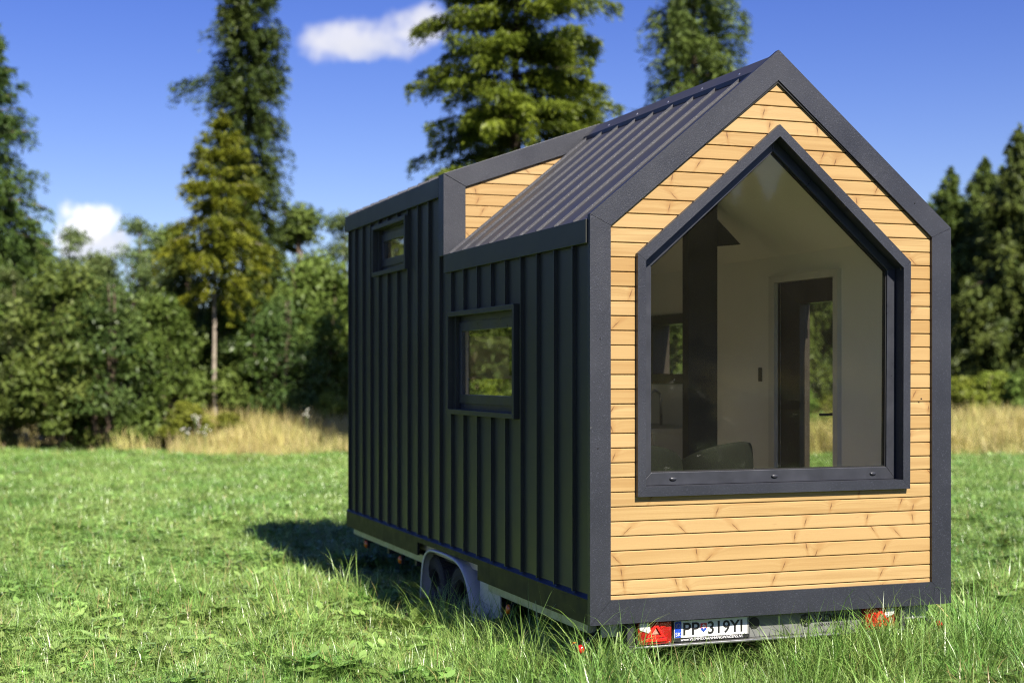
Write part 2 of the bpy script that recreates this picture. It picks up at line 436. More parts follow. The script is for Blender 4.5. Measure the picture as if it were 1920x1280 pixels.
# skirt with a wheel cut-out and a sloping drip lip on top
sk = MB()
sk.prism([(.0345, -.002), (1.832, -.002), (1.832, .150), (.0345, .150)], YZ, -.020, .0)
sk.prism([(1.834, -.002), (2.090, -.002), (2.090, .105), (3.640, .105), (3.640, -.002), (L+.01, -.002), (L+.01, .150), (1.834, .150)], YZ, -.020, .0)
sk.prism([(-.021, .150), (.0, .150), (.0, .172)], lambda a, b, d: (a, d, b), .0345, L+.01)
sk.build('skirt', plain('charcoal skirt steel', (.013, .0135, .013), .5, 0, .2), house)
MB().prism([(-.026, .1505), (-.024, .1505), (.0, .1745), (.0, .1725)], lambda a, b, d: (a, d, b), .035, L+.012).build('drip_lip', plain('sky tinted flashing', (.008, .010, .018), .42, 0, .4), house)  # sky reflection on the lip put into its bluish colour
# right and back skirt
MB().box(2.505, 2.525, .10, L+.05, -.002, .15).box(0, 2.505, L+.031, L+.05, -.002, .15).build('rear_skirt', M['siding'], house)

# --- side windows
def side_window(B, Wc, gl, sash_w):
    f = MB().ring([(B[0],B[2]),(B[0],B[3]),(B[1],B[3]),(B[1],B[2])], [(B[0]+.036,B[2]+.036),(B[0]+.036,B[3]-.036),(B[1]-.036,B[3]-.036),(B[1]-.036,B[2]+.036)], YZ, -.048, .09, gap=.0006).build('side_window', M['siding'], house, bevel=.0018)
    i = .036
    y0, y1, z0, z1 = B[0]+i, B[1]-i, B[2]+i, B[3]-i
    # fixed frame, then the opening sash a little prouder
    a = [(y0, z0), (y0, z1), (y1, z1), (y1, z0)]; e = .055
    b = [(y0+e, z0+e*1.1), (y0+e, z1-e), (y1-e, z1-e), (y1-e, z0+e*1.1)]
    child_build(MB().ring(a, b, YZ, .036, .088), 'window_frame', M['sash'], f, bevel=.002)
    s = .058
    c = [(y0+e-.012, z0+e-.010), (y0+e-.012, z1-e+.012), (y1-e+.012, z1-e+.012), (y1-e+.012, z0+e-.010)]
    d = [(y0+e+s, z0+e+s), (y0+e+s, z1-e-s), (y1-e-s, z1-e-s), (y1-e-s, z0+e+s)]
    child_build(MB().ring(c, d, YZ, .024, .060), 'sash', M['sash'], f, bevel=.003)
    child_build(MB().prism(d, YZ, .040, .045), 'pane', M['clear'], f)
    if B is B1:
        for y in (B[0]+.20, B[1]-.20):
            child_build(MB().lathe([(.0001,-.003),(.006,-.003),(.007,0),(.007,.003)], lambda a, b, h, y=y: (.036+h, y+a, z0+.028+b), 10), 'screw_cap', M['steel'], f)
    return f
side_window(B1, W1, None, .06)
side_window(B2, W2, None, .06)
# openings on the far sides
w3 = MB().ring([(W3[0]-.04,W3[2]-.04),(W3[0]-.04,W3[3]+.04),(W3[1]+.04,W3[3]+.04),(W3[1]+.04,W3[2]-.04)], [(W3[0]+.05,W3[2]+.05),(W3[0]+.05,W3[3]-.05),(W3[1]-.05,W3[3]-.05),(W3[1]-.05,W3[2]+.05)], YZ, 2.36, 2.53).build('kitchen_window', M['brown'], house, bevel=.002)
child_build(MB().box(2.45, 2.456, W3[0]+.05, W3[1]-.05, W3[2]+.05, W3[3]-.05), 'pane', M['clear'], w3)
w4 = MB().ring([(W4[0]-.04,W4[2]-.04),(W4[0]-.04,W4[3]+.04),(W4[1]+.04,W4[3]+.04),(W4[1]+.04,W4[2]-.04)], [(W4[0]+.05,W4[2]+.05),(W4[0]+.05,W4[3]-.05),(W4[1]-.05,W4[3]-.05),(W4[1]-.05,W4[2]+.05)], XZ, L-.13, L+.06).build('rear_window', M['brown'], house, bevel=.002)
child_build(MB().box(W4[0]+.05, W4[1]-.05, L-.02, L-.014, W4[2]+.05, W4[3]-.05), 'pane', M['clear'], w4)
# glazed door in the right wall
dy0, dy1, dz0, dz1 = DOOR
dr = MB().ring([(dy0+.002,dz0+.002),(dy0+.002,dz1-.002),(dy1-.002,dz1-.002),(dy1-.002,dz0+.002)], [(dy0+.05,dz0+.10),(dy0+.05,2.02),(1.665,2.02),(1.665,dz0+.10)], YZ, 2.40, 2.49).build('glazed_door', M['brown'], house, bevel=.003)
child_build(MB().box(2.44, 2.446, dy0+.05, 1.665, dz0+.10, 2.02), 'pane', M['clear'], dr)
child_build(MB().box(2.392, 2.398, dy0+.01, dy0+.045, 1.10, 1.30).tube([(2.395, dy0+.028, 1.20), (2.345, dy0+.028, 1.20), (2.335, dy0+.05, 1.197), (2.335, dy0+.15, 1.195)], .010, 8), 'handle', M['black'], dr)
MB().ring([(dy0-.06,dz0),(dy0-.06,dz1+.055),(dy1+.085,dz1+.055),(dy1+.085,dz0)], [(dy0,dz0+.001),(dy0,dz1),(dy1,dz1),(dy1,dz0+.001)], YZ, 2.345, 2.40, gap=.0008).build('door_casing', plain('white door casing', (.66, .64, .58), .5, 0, .3, .03), house, bevel=.002)

# --- interior shell
it = MB()
wall_cells(it, YZ, .121, L-.13, .10, 2.42, 2.38, 2.474, [DOOR, W3])
wall_cells(it, YZ, .121, YB, .10, 2.36, .061, .10, [(1.345, 2.662, 1.222, 1.928)])
wall_cells(it, YZ, YB, L-.13, .10, 2.93, .061, .10, [(4.0, 4.97, 2.40, 2.80)])
wall_cells(it, XZ, .10, 2.38, .10, 2.42, L-.13, L-.03, [W4])
it.prism([(.10, 2.42), (2.38, 2.42), (1.25, 3.36), (.10, 2.93)], XZ, L-.13, L-.03)
SL = (HA-HL)/1.274                       # roof pitch
def slope_slab(mb, x0, x1, zf, th, y0, y1): mb.prism([(x0, zf(x0)), (x1, zf(x1)), (x1, zf(x1)-th), (x0, zf(x0)-th)], XZ, y0, y1)
roofL = lambda x: 2.413 + x*SL*.9905
roofR = lambda x: 2.413 + (2.504-x)*SL*.9905
DS = (3.490-3.040)/1.252
dorm = lambda x: 3.040 + x*DS
slope_slab(it, .062, 1.252, lambda x: roofL(x)-.10, .02, .121, YB+.05)
slope_slab(it, 1.252, 2.44, lambda x: roofR(x)-.10, .02, .121, L-.03)
slope_slab(it, .062, 1.252, lambda x: dorm(x)-.12, .02, YB+.05, L-.03)
it.build('interior_lining', M['white'], house)
MB().box(.06, 2.44, .121, L-.03, .03, .10).build('floor_board', M['floor'], house)
# inner faces round the picture window
MB().ring(MID, [(a*.998+.002*1.25, b) for a, b in [(.09,.12),(.09,2.38),(1.25,3.33),(2.40,2.38),(2.40,.12)]], XZ, .1205, .1235).build('window_lining', M['white'], house)
# kitchen, flue post with its gusset, switch, tap
MB().box(1.80, 2.375, 2.95, 5.95, .101, 1.0).box(1.76, 2.377, 2.93, 5.95, 1.0, 1.04).build('kitchen_counter', plain('pale counter', (.42, .42, .40), .4, 0, .4, .05), house, bevel=.003)
MB().tube([(2.25, 3.75, 1.04), (2.25, 3.75, 1.27), (2.235, 3.75, 1.32), (2.19, 3.75, 1.345), (2.14, 3.75, 1.32), (2.13, 3.75, 1.27)], .013, 10).build('tap', M['steel'], house, smooth=True)
MB().box(1.636, 1.884, 2.0, 2.10, .101, 2.90).prism([(1.884, 2.465), (2.085, 2.485), (1.884, 2.672)], XZ, 2.0, 2.05).build('flue_post', M['dark'], house, bevel=.003)
MB().box(2.366, 2.380, 2.19, 2.235, 1.43, 1.54).build('light_switch', M['black'], house, bevel=.003)
MB().box(1.15, 2.05, 5.72, 5.96, 1.44, 1.47).box(1.18, 1.55, 5.76, 5.95, 1.471, 1.86).build('shelf_unit', M['white'], house, bevel=.004)

# --- roof
rf = MB()
slope_slab(rf, -.012, 1.252, roofL, .075, .0345, YB+.06)
rf.build('metal_roof', M['roof'], house)
rr = MB(); slope_slab(rr, 1.252, 2.516, roofR, .075, .0345, L+.01)
slope_slab(rr, -.012, 1.252, dorm, .09, YB+.09, L+.01)
rr.build('rear_roof', M['roof'], house)
RB_E = [.295, .615, .931, 1.243, 1.562, 1.872, 2.180, 2.492, 2.80]
rb = MB()
nL = Vector((-SL, 0, 1)).normalized()
def slope_rib(mb, y, x0, x1, zf, h=.0155, w=.009):
    n = Vector((-(zf(1)-zf(0)), 0, 1)).normalized()
    a, b = Vector((x0, 0, zf(x0)-.004)), Vector((x1, 0, zf(x1)-.004))
    tip = .012
    P = [(a.x, a.z), (b.x, b.z), (b.x+n.x*h, b.z+n.z*h), (a.x+n.x*h+tip*.8, a.z+n.z*h+tip*.6)]
    mb.prism(P, XZ, y-w/2, y+w/2)
    q0, q1 = Vector((a.x+tip, 0, a.z+tip*.8)), b
    P = [(q0.x+n.x*h, q0.z+n.z*h), (q1.x+n.x*h, q1.z+n.z*h), (q1.x+n.x*(h+.004), q1.z+n.z*(h+.004)), (q0.x+n.x*(h+.004), q0.z+n.z*(h+.004))]
    mb.prism(P, XZ, y-w/2-.0015, y+w/2+.0015)
for y in RB_E: slope_rib(rb, y, -.010, 1.215, roofL)
rb.build('roof_rib', M['rib'], house)
rb2 = MB()
for y in RIBS_T[1:] : slope_rib(rb2, y, -.025, 1.235, dorm)
for y in np.arange(.295, 6.0, .31):
    n = Vector((SL, 0, 1)).normalized(); a = Vector((2.51, 0, roofR(2.51))); b = Vector((1.29, 0, roofR(1.29)))
    rb2.prism([(a.x, a.z), (b.x, b.z), (b.x+n.x*.03, b.z+n.z*.03), (a.x+n.x*.03, a.z+n.z*.03)], XZ, y-.006, y+.006)
rb2.build('rear_roof_rib', M['rib'], house)
# edge strip of the roof beside the front trim, drip edge
MB().prism([(-.018, roofL(-.018)+.001), (1.24, roofL(1.24)+.001), (1.24, roofL(1.24)+.022), (-.018, roofL(-.018)+.022)], XZ, .0350, .060).build('verge_strip', M['roof'], house)
# ridge cap, folded, standing clear on the ribs
rc = MB(); h = .023
def cap_pts(dx, dz0, dz1):
    return (1.252-dx, roofL(1.252-dx)+dz0)
capL = [(1.252-.118, roofL(1.252-.118)+h+.010), (1.252, roofL(1.252)+h+.012), (1.252+.118, roofR(1.252+.118)+h+.010)]
outer = [(1.252-.120, capL[0][1]-.030), capL[0], capL[1], capL[2], (1.252+.120, capL[2][1]-.030)]
inner = [(x+(.004 if x < 1.25 else -.004 if x > 1.26 else 0), z-.004) for x, z in outer]
for a in range(4):
    rc.prism([outer[a], outer[a+1], inner[a+1], inner[a]], XZ, .036, YB-.02)
rc.build('ridge_cap', M['roof'], house, bevel=.0)
for y in np.arange(.35, 2.8, .52):
    x = 1.252-.085; MB().lathe([(.0001, .006), (.005, .006), (.007, .002), (.007, -.004)], lambda a, b, hh, x=x, y=y: (x+a, y+b, roofL(x)+h+.010+hh+a*SL), 8).build('ridge_screw', M['bolt'], house)

# --- dormer front
dz = lambda x: 3.053 + x*.352
DT = MB()
DT.prism([(-.036, 2.405), (-.036, dz(-.036)), (.145, dz(.145)-.158), (.145, 2.405)], XZ, YB-.004, YB+.13)
DT.prism([(-.034, dz(-.034)+.0015), (1.285, dz(1.285)), (1.285, dz(1.285)-.16), (.147, dz(.147)-.157)], XZ, YB-.004, YB+.13)
DT.build('dormer_trim', M['trim'], house, bevel=.0025)
DW = MB(); kz = 20
for kz in range(24, 38):
    z0, z1 = PL0+PLS*kz, PL0+PLS*(kz+1)
    xl0 = xl1 = .120
    # the boards run behind the trim above and under the roof below
    def xr(z): return min(1.2, max(.121, (z-2.36)/(SL*.99)))
    def xlft(z): return max(.120, (z+.10-3.053)/.352)
    a0, a1, b0, b1 = xlft(z0), xr(z0), xlft(z1), xr(z1)
    if a1 <= a0+.01 and b1 <= b0+.01: continue
    plank(DW, a0, max(a0+.002, a1), max(b0+.002, b1), b0, z0, z1, YB+.018)
DW.build('dormer_cladding', M['wood'], house, recalc=False)
MB().prism([(.06, 2.42), (.06, 3.03), (1.24, 3.43), (1.24, 3.39)], XZ, YB+.04, YB+.09).build('dormer_wall', M['gap'], house)

# --- trailer
MB().box(.03, .09, .16, 2.0, -.075, -.004).box(.03, .09, 3.62, 6.02, -.072, -.004).box(2.41, 2.47, .16, 6.02, -.075, -.004).build('chassis_rail', M['galv'], house, bevel=.003)
ch = MB()
for x in (.55, 1.25, 1.95): ch.box(x-.03, x+.03, .12, 7.4, -.16, -.006)
for y in (.5, 1.2, 2.0, 4.1, 5.0, 5.9): ch.box(.10, 2.40, y-.03, y+.03, -.15, -.008)
for y in (2.70, 3.385): ch.box(.25, 2.25, y-.04, y+.04, -.30, -.21)
ch.prism([(.55, 6.0), (.62, 6.0), (1.27, 7.5), (1.21, 7.5)], lambda a, b, d: (a, b, d), -.155, -.06).prism([(1.95, 6.0), (1.88, 6.0), (1.23, 7.5), (1.29, 7.5)], lambda a, b, d: (a, b, d), -.158, -.062)
ch.build('chassis', M['chassis'], house)
MB().box(.10, 2.40, .20, 6.0, -.003, .028).build('underfloor', M['chassis'], house)
def mudguard(xa, xb, rim_x):
    prof = [(3.56, -.36), (3.545, -.18), (3.50, -.03), (3.43, .045), (3.32, .088), (3.10, .099), (2.80, .099), (2.60, .085), (2.46, .045), (2.345, -.03), (2.265, -.14), (2.215, -.26), (2.20, -.36)]
    mb = MB(); n = len(prof); i = len(mb.v)
    inn = [(y + (.016 if y > 3.0 else -.016)*(-1 if True else 1), z-.02) for y, z in prof]
    sgn = 1 if xb > xa else -1
    rows = []
    sect = [(xa+sgn*.010, -.030), (xa, -.012), (xa+sgn*.006, .0), (xa+sgn*.05, .004), (xb, .004)]     # rolled outer lip, then the broad top
    for (y, z) in prof:
        cy, cz = 2.88, -.30
        d = math.hypot(y-cy, z-cz); row = []
        for x, off in sect:
            s = (d+off)/d; row.append((x, cy+(y-cy)*s, cz+(z-cz)*s))
        rows.append(row)
    for row in rows: mb.v += row
    m_ = len(sect)
    for a in range(n-1):
        for b in range(m_-1):
            mb.f.append((a*m_+b, a*m_+b+1, (a+1)*m_+b+1, (a+1)*m_+b)); mb.m.append(0)
    o = mb.build('mudguard', M['mud'], house, smooth=True)
    s = o.modifiers.new('thickness', 'SOLIDIFY'); s.thickness = .005; s.offset = -1
    sb = o.modifiers.new('round', 'SUBSURF'); sb.levels = 1; sb.render_levels = 1
    return o
mudguard(-.030, .24, 0); mudguard(2.535, 2.26, 0)
MB().prism([(2.23, -.17), (2.23, -.01), (1.79, -.06), (1.79, -.19)], YZ, .045, .06).prism([(2.24, -.33), (2.235, -.175), (1.80, -.195), (1.80, -.235)], YZ, .055, .07).build('mudguard_bracket', M['mud'], house, bevel=.004)
MB().box(.26, .265, 2.25, 3.55, -.36, .02).build('wheel_arch_liner', M['black'], house)
def wheel(y, x, sgn):
    zc = -.262
    r = .285
    pr = [(.165, .060), (.178, .082), (.215, .092), (.250, .090), (.272, .078), (.2835, .055), (.2850, .030), (.2850, -.030), (.2835, -.055), (.272, -.078), (.250, -.090), (.215, -.092), (.178, -.082), (.165, -.060)]
    fn = lambda a, b, h: (x - sgn*h, y+a, zc+b)
    w = MB().lathe(pr, fn, 48)
    # tread blocks
    for j in range(60):
        t0 = 2*math.pi*j/60; t1 = t0+2*math.pi/60*.62
        for h0, h1, sh in ((-.075, -.03, .03), (-.024, .024, 0), (.03, .075, -.03)):
            P = []
            for rr_ in (.279, .290):
                for (tt, hh) in ((t0+sh, h0), (t1+sh, h0), (t1, h1), (t0, h1)): P.append(fn(rr_*math.cos(tt), rr_*math.sin(tt), hh))
            i = len(w.v); w.v += P
            for q in ((4,5,6,7),(0,1,5,4),(1,2,6,5),(2,3,7,6),(3,0,4,7)): w.f.append(tuple(i+k for k in q)); w.m.append(0)
    o = w.build('wheel', M['tyre'], house)
    rp = [(.0001, .028), (.045, .030), (.055, .012), (.100, .006), (.125, -.012), (.150, -.02), (.158, .02), (.160, .058), (.172, .066), (.172, .05), (.160, -.06)]
    rm = MB().lathe(rp, fn, 40); child_build(rm, 'rim', M['rim'], o, smooth=True)
    hb = MB().lathe([(.0001, .052), (.028, .050), (.032, .02)], fn, 20)
    for j in range(5):
        a = 2*math.pi*j/5+.3; cy, cz = .056*math.cos(a), .056*math.sin(a)
        hb.lathe([(.0001, .032), (.009, .032), (.010, .008)], lambda p, q, h, cy=cy, cz=cz: fn(cy+p, cz+q, h), 8)
    child_build(hb, 'hub_cap', M['bolt'], o)
for y in (3.385, 2.70):
    wheel(y, .13, 1); wheel(y, 2.37, -1)
# amber side markers on short arms
for y, z in ((5.62, -.128), (4.42, -.135), (1.63, -.150)):
    mk = MB().box(.075, .095, y-.012, y+.012, -.12, -.06).box(.055, .080, y-.030, y+.030, z-.036, z+.036).build('side_marker', M['black'], house, bevel=.004)
    child_build(MB().lathe([(.0001, -.022), (.020, -.020), (.031, -.012), (.033, 0)], lambda a, b, h, y=y, z=z: (.055+h, y+a*.85, z+b*1.1), 16), 'lens', M['amber'], mk, smooth=True)
# rubber-armed outline markers at the corners
for x0, s in ((.02, -1), (2.42, 1)):
    xe = x0 + s*.07
    om = MB().tube([(x0-s*.10, .16, -.055), (x0-s*.02, .14, -.10), (xe-s*.02, .12, -.150)], .014, 8).tube([(xe, .165, -.150), (xe, .075, -.150)], .024, 14).build('outline_marker', M['black'], house)
    child_build(MB().lathe([(.020, .018), (.023, .008), (.021, -.006), (.012, -.018), (.0001, -.020)], lambda a, b, h, xe=xe: (xe+a, .068+h, -.150+b*1.25), 18), 'lens', M['red'], om, smooth=True)
    child_build(MB().lathe([(.020, -.018), (.023, -.008), (.021, .006), (.012, .016), (.0001, .019)], lambda a, b, h, xe=xe: (xe+a, .172+h, -.150+b*1.25), 18), 'amber_lens', M['amber'], om, smooth=True)
# rear light board
lb = MB().box(.285, 2.16, .085, .100, -.150, -.002).build('light_board', plain('dull grey board', (.17, .175, .165), .5, .2, .4, .25, 12), house, bevel=.003)
child_build(MB().box(.252, 2.20, .030, .100, -.164, -.151), 'bumper_lip', M['steel'], lb, bevel=.003)
child_build(MB().box(.235, .284, .030, .10, -.139, .0).box(.232, .284, .022, .10, -.185, -.139), 'end_bracket', M['chassis'], lb, bevel=.004)
child_build(MB().box(2.161, 2.20, .03, .10, -.15, .0), 'end_bracket', M['chassis'], lb, bevel=.004)
child_build(MB().box(2.205, 2.40, .09, .10, -.10, .0), 'side_plate', M['galv'], lb); child_build(MB().box(.09, .23, .09, .10, -.09, .0), 'side_plate', M['galv'], lb)
child_build(MB().lathe([(.0001, -.002), (.036, -.002), (.038, .003)], lambda a, b, h: (1.128+a, .083+h, -.062+b), 24), 'cable_hole', M['ink'], lb)
lg = MB().lathe([(.030, -.0015), (.041, -.0015), (.041, .002)], lambda a, b, h: (1.497+a, .0835+h, -.066+b), 28)
lg.prism([(1.463, -.092), (1.490, -.030), (1.497, -.028), (1.497, -.102), (1.480, -.101)], XZ, .0815, .0845)
lg.prism([(1.503, -.080), (1.520, -.045), (1.530, -.085), (1.515, -.098)], XZ, .0815, .0845)
child_build(lg, 'round_emblem', M['ink'], lb)
t_ = lettering('board_lettering', 'VLEMMIX', .062, (1.555, .0845, -.078), M['ink'], house, width=.27, bold=.0014); t_.matrix_parent_inverse.identity(); t_.parent = lb
t_ = lettering('board_print', 'AANHANGWAGENS', .026, (1.555, .0845, -.108), M['ink'], house, width=.27); t_.matrix_parent_inverse.identity(); t_.parent = lb
def tail_light(x0, x1, flip):
    z0, z1 = -.145, -.006
    b = MB().box(x0, x1, .040, .084, z0, z1).build('tail_light', M['redD'], house, bevel=.006)
    X = (lambda u: x1-(x1-x0)*u) if flip else (lambda u: x0+(x1-x0)*u)
    Z = lambda v: z0+(z1-z0)*v
    def pr(pts, d0, d1): return MB().prism([(X(u), Z(v)) for u, v in pts], XZ, d0, d1)
    child_build(pr([(.03,.97),(.30,.97),(.36,.62),(.30,.50),(.03,.66)], .034, .0405), 'reversing_lens', M['lens'], b, bevel=.004)
    child_build(pr([(.16,.12),(.84,.12),(.84,.30),(.16,.30)], .030, .0405), 'fog_lens', M['red'], b, bevel=.004)
    # triangular reflector: rim with a lighter heart
    child_build(MB().ring([(X(.20),Z(.31)),(X(.78),Z(.31)),(X(.52),Z(.98))], [(X(.34),Z(.40)),(X(.66),Z(.40)),(X(.52),Z(.76))], XZ, .026, .0405), 'reflector', M['red'], b, bevel=.002)
    child_build(pr([(.40,.45),(.60,.45),(.51,.70)], .036, .0405), 'reflector_heart', plain('lamp heart', (.55, .30, .22), .2, .3, .6, .4, 60), b)
    child_build(pr([(.66,.66),(.95,.86),(.95,.96),(.62,.96)], .034, .0405), 'indicator_lens', M['red'], b, bevel=.004)
    for u, v in ((.06, .06), (.94, .06)): child_build(MB().lathe([(.0001,-.002),(.004,-.002),(.005,.002)], lambda a, c, h, u=u, v=v: (X(u)+a, .038+h, Z(v)+c), 8), 'lens_screw', M['bolt'], b)
tail_light(.312, .535, False); tail_light(1.905, 2.128, True)
# number plate in its holder
hold = MB().box(.556, 1.088, .070, .0835, -.145, -.010).build('plate_holder', M['black'], house, bevel=.003)
px0, px1, pz0, pz1 = .566, 1.080, -.121, -.016
def under(o): o.parent = hold; o.matrix_parent_inverse.identity(); return o
child_build(MB().box(px0, px1, .066, .0705, pz0, pz1), 'number_plate', M['plate'], hold, bevel=.0015)
child_build(MB().box(px0+.003, px0+.047, .0645, .0665, pz0+.003, pz1-.003), 'country_band', M['blue'], hold)
child_build(MB().box(px1-.010, px1-.003, .0645, .0665, pz0+.003, pz1-.003), 'plate_edge', M['ink'], hold)
stars = MB()
for j in range(12):
    a = 2*math.pi*j/12; cx, cz = px0+.025+.013*math.sin(a), pz1-.030+.013*math.cos(a)
    stars.prism([(cx+.0027*(1 if q % 2 == 0 else .42)*math.sin(math.pi*q/5), cz+.0027*(1 if q % 2 == 0 else .42)*math.cos(math.pi*q/5)) for q in range(10)], XZ, .0636, .0646)
child_build(stars, 'star_ring', M['yellow'], hold)
under(lettering('country_letters', 'SK', .032, (px0+.007, .0642, pz0+.012), M['paint'], house, width=.036))
under(lettering('plate_lettering', 'PP', .107, (px0+.060, .0655, pz0+.016), M['ink'], house, width=.112, bold=.0016))
under(lettering('plate_lettering', '319YI', .107, (px0+.228, .0655, pz0+.016), M['ink'], house, width=.240, bold=.0016))
sx, sz = px0+.199, -.066
sh = MB()
S = lambda u, v: (sx+u*.021, sz+v*.027)
sh.prism([S(-1,1), S(1,1), S(1,-.1), S(-1,-.1)], XZ, .0640, .0662, 0)
sh.prism([S(-1,-.102), S(1,-.102), S(.72,-.55), S(0,-1), S(-.72,-.55)], XZ, .0640, .0662, 1)
for bx in ((-.12,.12,-.35,.85), (-.55,.55,.42,.62), (-.72,.72,.02,.22)):
    sh.prism([S(bx[0],bx[2]), S(bx[1],bx[2]), S(bx[1],bx[3]), S(bx[0],bx[3])], XZ, .0630-(.0004 if bx[0] == -.12 else 0), .0641, 2)
child_build(sh, 'shield_emblem', [M['flagred'], M['flagblue'], M['paint']], hold)
under(lettering('holder_print', 'www.VLEMMIXAANHANGWAGENS.NL', .024, (px0+.045, .0695, pz0-.020), M['paint'], house, width=.43, shear=.15))

# ------------------------------------------------------------------ chair seen through the picture window
def armchair(x, y, rz, label):
    t = tag(empty('armchair', (x, y, .10)), label, 'armchair', 'dark chairs behind the picture window'); t.rotation_euler.z = rz; t.scale = (.9, .9, .72)
    bk = MB(); n = 14; N = 7
    for side_ in (0, 1):
        pass
    pts = []
    for a in range(n+1):
        t_ = a/n; ang = R(-105+210*t_)                       # wraps round the sitter
        rise = .50+.50*math.cos(ang*.62)**.8
        pts.append((ang, rise))
    i0 = len(bk.v)
    for ang, top in pts:
        for z, rr_ in ((.30, .29), (.42, .33), (.42+(top-.18)*.6, .36), (.42+(top-.16), .35), (.42+(top-.14), .32), (.42+(top-.18)*.7, .27), (.32, .22)):
            bk.v.append((rr_*math.sin(ang), rr_*math.cos(ang), z))
    for a in range(n):
        for b in range(N-1): bk.f.append((i0+a*N+b, i0+(a+1)*N+b, i0+(a+1)*N+b+1, i0+a*N+b+1)); bk.m.append(0)
    for a in (0, n): bk.f.append(tuple(i0+a*N+b for b in range(N))); bk.m.append(0)
    o = bk.build('backrest', M['chair'], None, smooth=True); o.parent = t; o.modifiers.new('round', 'SUBSURF').levels = 1
    s = MB().lathe([(.0001, .46), (.22, .455), (.255, .43), (.26, .36), (.24, .32), (.0001, .31)], lambda a, b, h: (a, b-.02, h), 28).build('seat', M['chair'], None, smooth=True); s.parent = t
    for sx_ in (-1, 1):
        for sy_ in (-1, 1):
            l_ = MB().tube([(sx_*.15, sy_*.15-.02, .33), (sx_*.22, sy_*.22-.02, 0)], [.016, .011], 8).build('leg', M['black'], None); l_.parent = t
armchair(1.02, 1.55, R(150), 'dark round backed armchair behind the picture window, the one closer to its left side')
armchair(1.62, 1.62, R(200), 'dark round backed armchair behind the picture window in front of the black flue post')

# ------------------------------------------------------------------ GROUND
rng = np.random.default_rng(11)
def vnoise(x, y, s, seed=0):
    """smooth value noise 0..1"""
    r = np.random.default_rng(seed).random((64, 64))
    x = np.asarray(x)/s+1000; y = np.asarray(y)/s+1000
    xi, yi = np.floor(x).astype(int), np.floor(y).astype(int); fx, fy = x-xi, y-yi
    fx = fx*fx*(3-2*fx); fy = fy*fy*(3-2*fy)
    g = lambda a, b: r[a % 64, b % 64]
    return (g(xi,yi)*(1-fx)+g(xi+1,yi)*fx)*(1-fy)+(g(xi,yi+1)*(1-fx)+g(xi+1,yi+1)*fx)*fy
def ground_z(x, y):
    x, y = np.asarray(x, float), np.asarray(y, float)
    d = np.hypot(x-0, y-0)
    w = np.clip((d-9)/10, 0, 1)
    z = GZ + w*(.10*(vnoise(x, y, 7, 1)-.5))
    z = z + np.clip((-y-33)/25, 0, 1)*3.4           # the meadow climbs behind the photographer
    return z
def ground():
    n = 150
    g = np.linspace(-1, 1, n); g = np.sign(g)*np.abs(g)**2.2*260
    X, Y = np.meshgrid(g, g); Z = ground_z(X, Y+10)
    v = np.stack([X.ravel(), (Y+10).ravel(), Z.ravel()], 1)
    idx = np.arange(n*n).reshape(n, n)
    f = np.stack([idx[:-1,:-1], idx[:-1,1:], idx[1:,1:], idx[1:,:-1]], -1).reshape(-1, 4)
    me = bpy.data.meshes.new('ground'); me.from_pydata(v.tolist(), [], f.tolist())
    me.polygons.foreach_set('use_smooth', [True]*len(f))
    m, t, out = newmat('meadow soil and short grass')
    p = worldpos(t)
    n1, n2, n3 = t.noise(p, .35, 4), t.noise(p, 9, 4), t.noise(p, 55, 3)
    b = t.mix(t.step(n2, .35, .7), (.028, .050, .012), (.055, .075, .020))
    b = t.mix(t.step(n3, .5, .75), b, (.05, .042, .02))
    b = t.mix(t.math('MULTIPLY', t.step(n1, .5, .7), .4), b, (.12, .13, .04))
    x_, y_, z_ = t.sep(p)
    dist = t.math('ADD', t.math('MULTIPLY', t.math('ADD', x_, 3.4452), float(FW[0])), t.math('MULTIPLY', t.math('ADD', y_, 8.0767), float(FW[1])))
    dist = t.math('ADD', dist, t.math('MULTIPLY', t.math('SUBTRACT', n1, .5), 5.0))
    b = t.mix(t.math('MULTIPLY', t.step(dist, 35, 38), .7), b, (.15, .125, .05))     # the unmown strip is straw coloured
    b = t.mix(t.step(y_, -33, -36), b, (.20, .155, .06))
    principled(t, out, b, .9, 0, .1, t.bump(n3, .6, .05))
    me.materials.append(m)
    o = bpy.data.objects.new('ground', me); col.objects.link(o)
    tag(o, 'green meadow ground under the grass, turning straw coloured at the trees', 'ground', kind='structure')
ground()

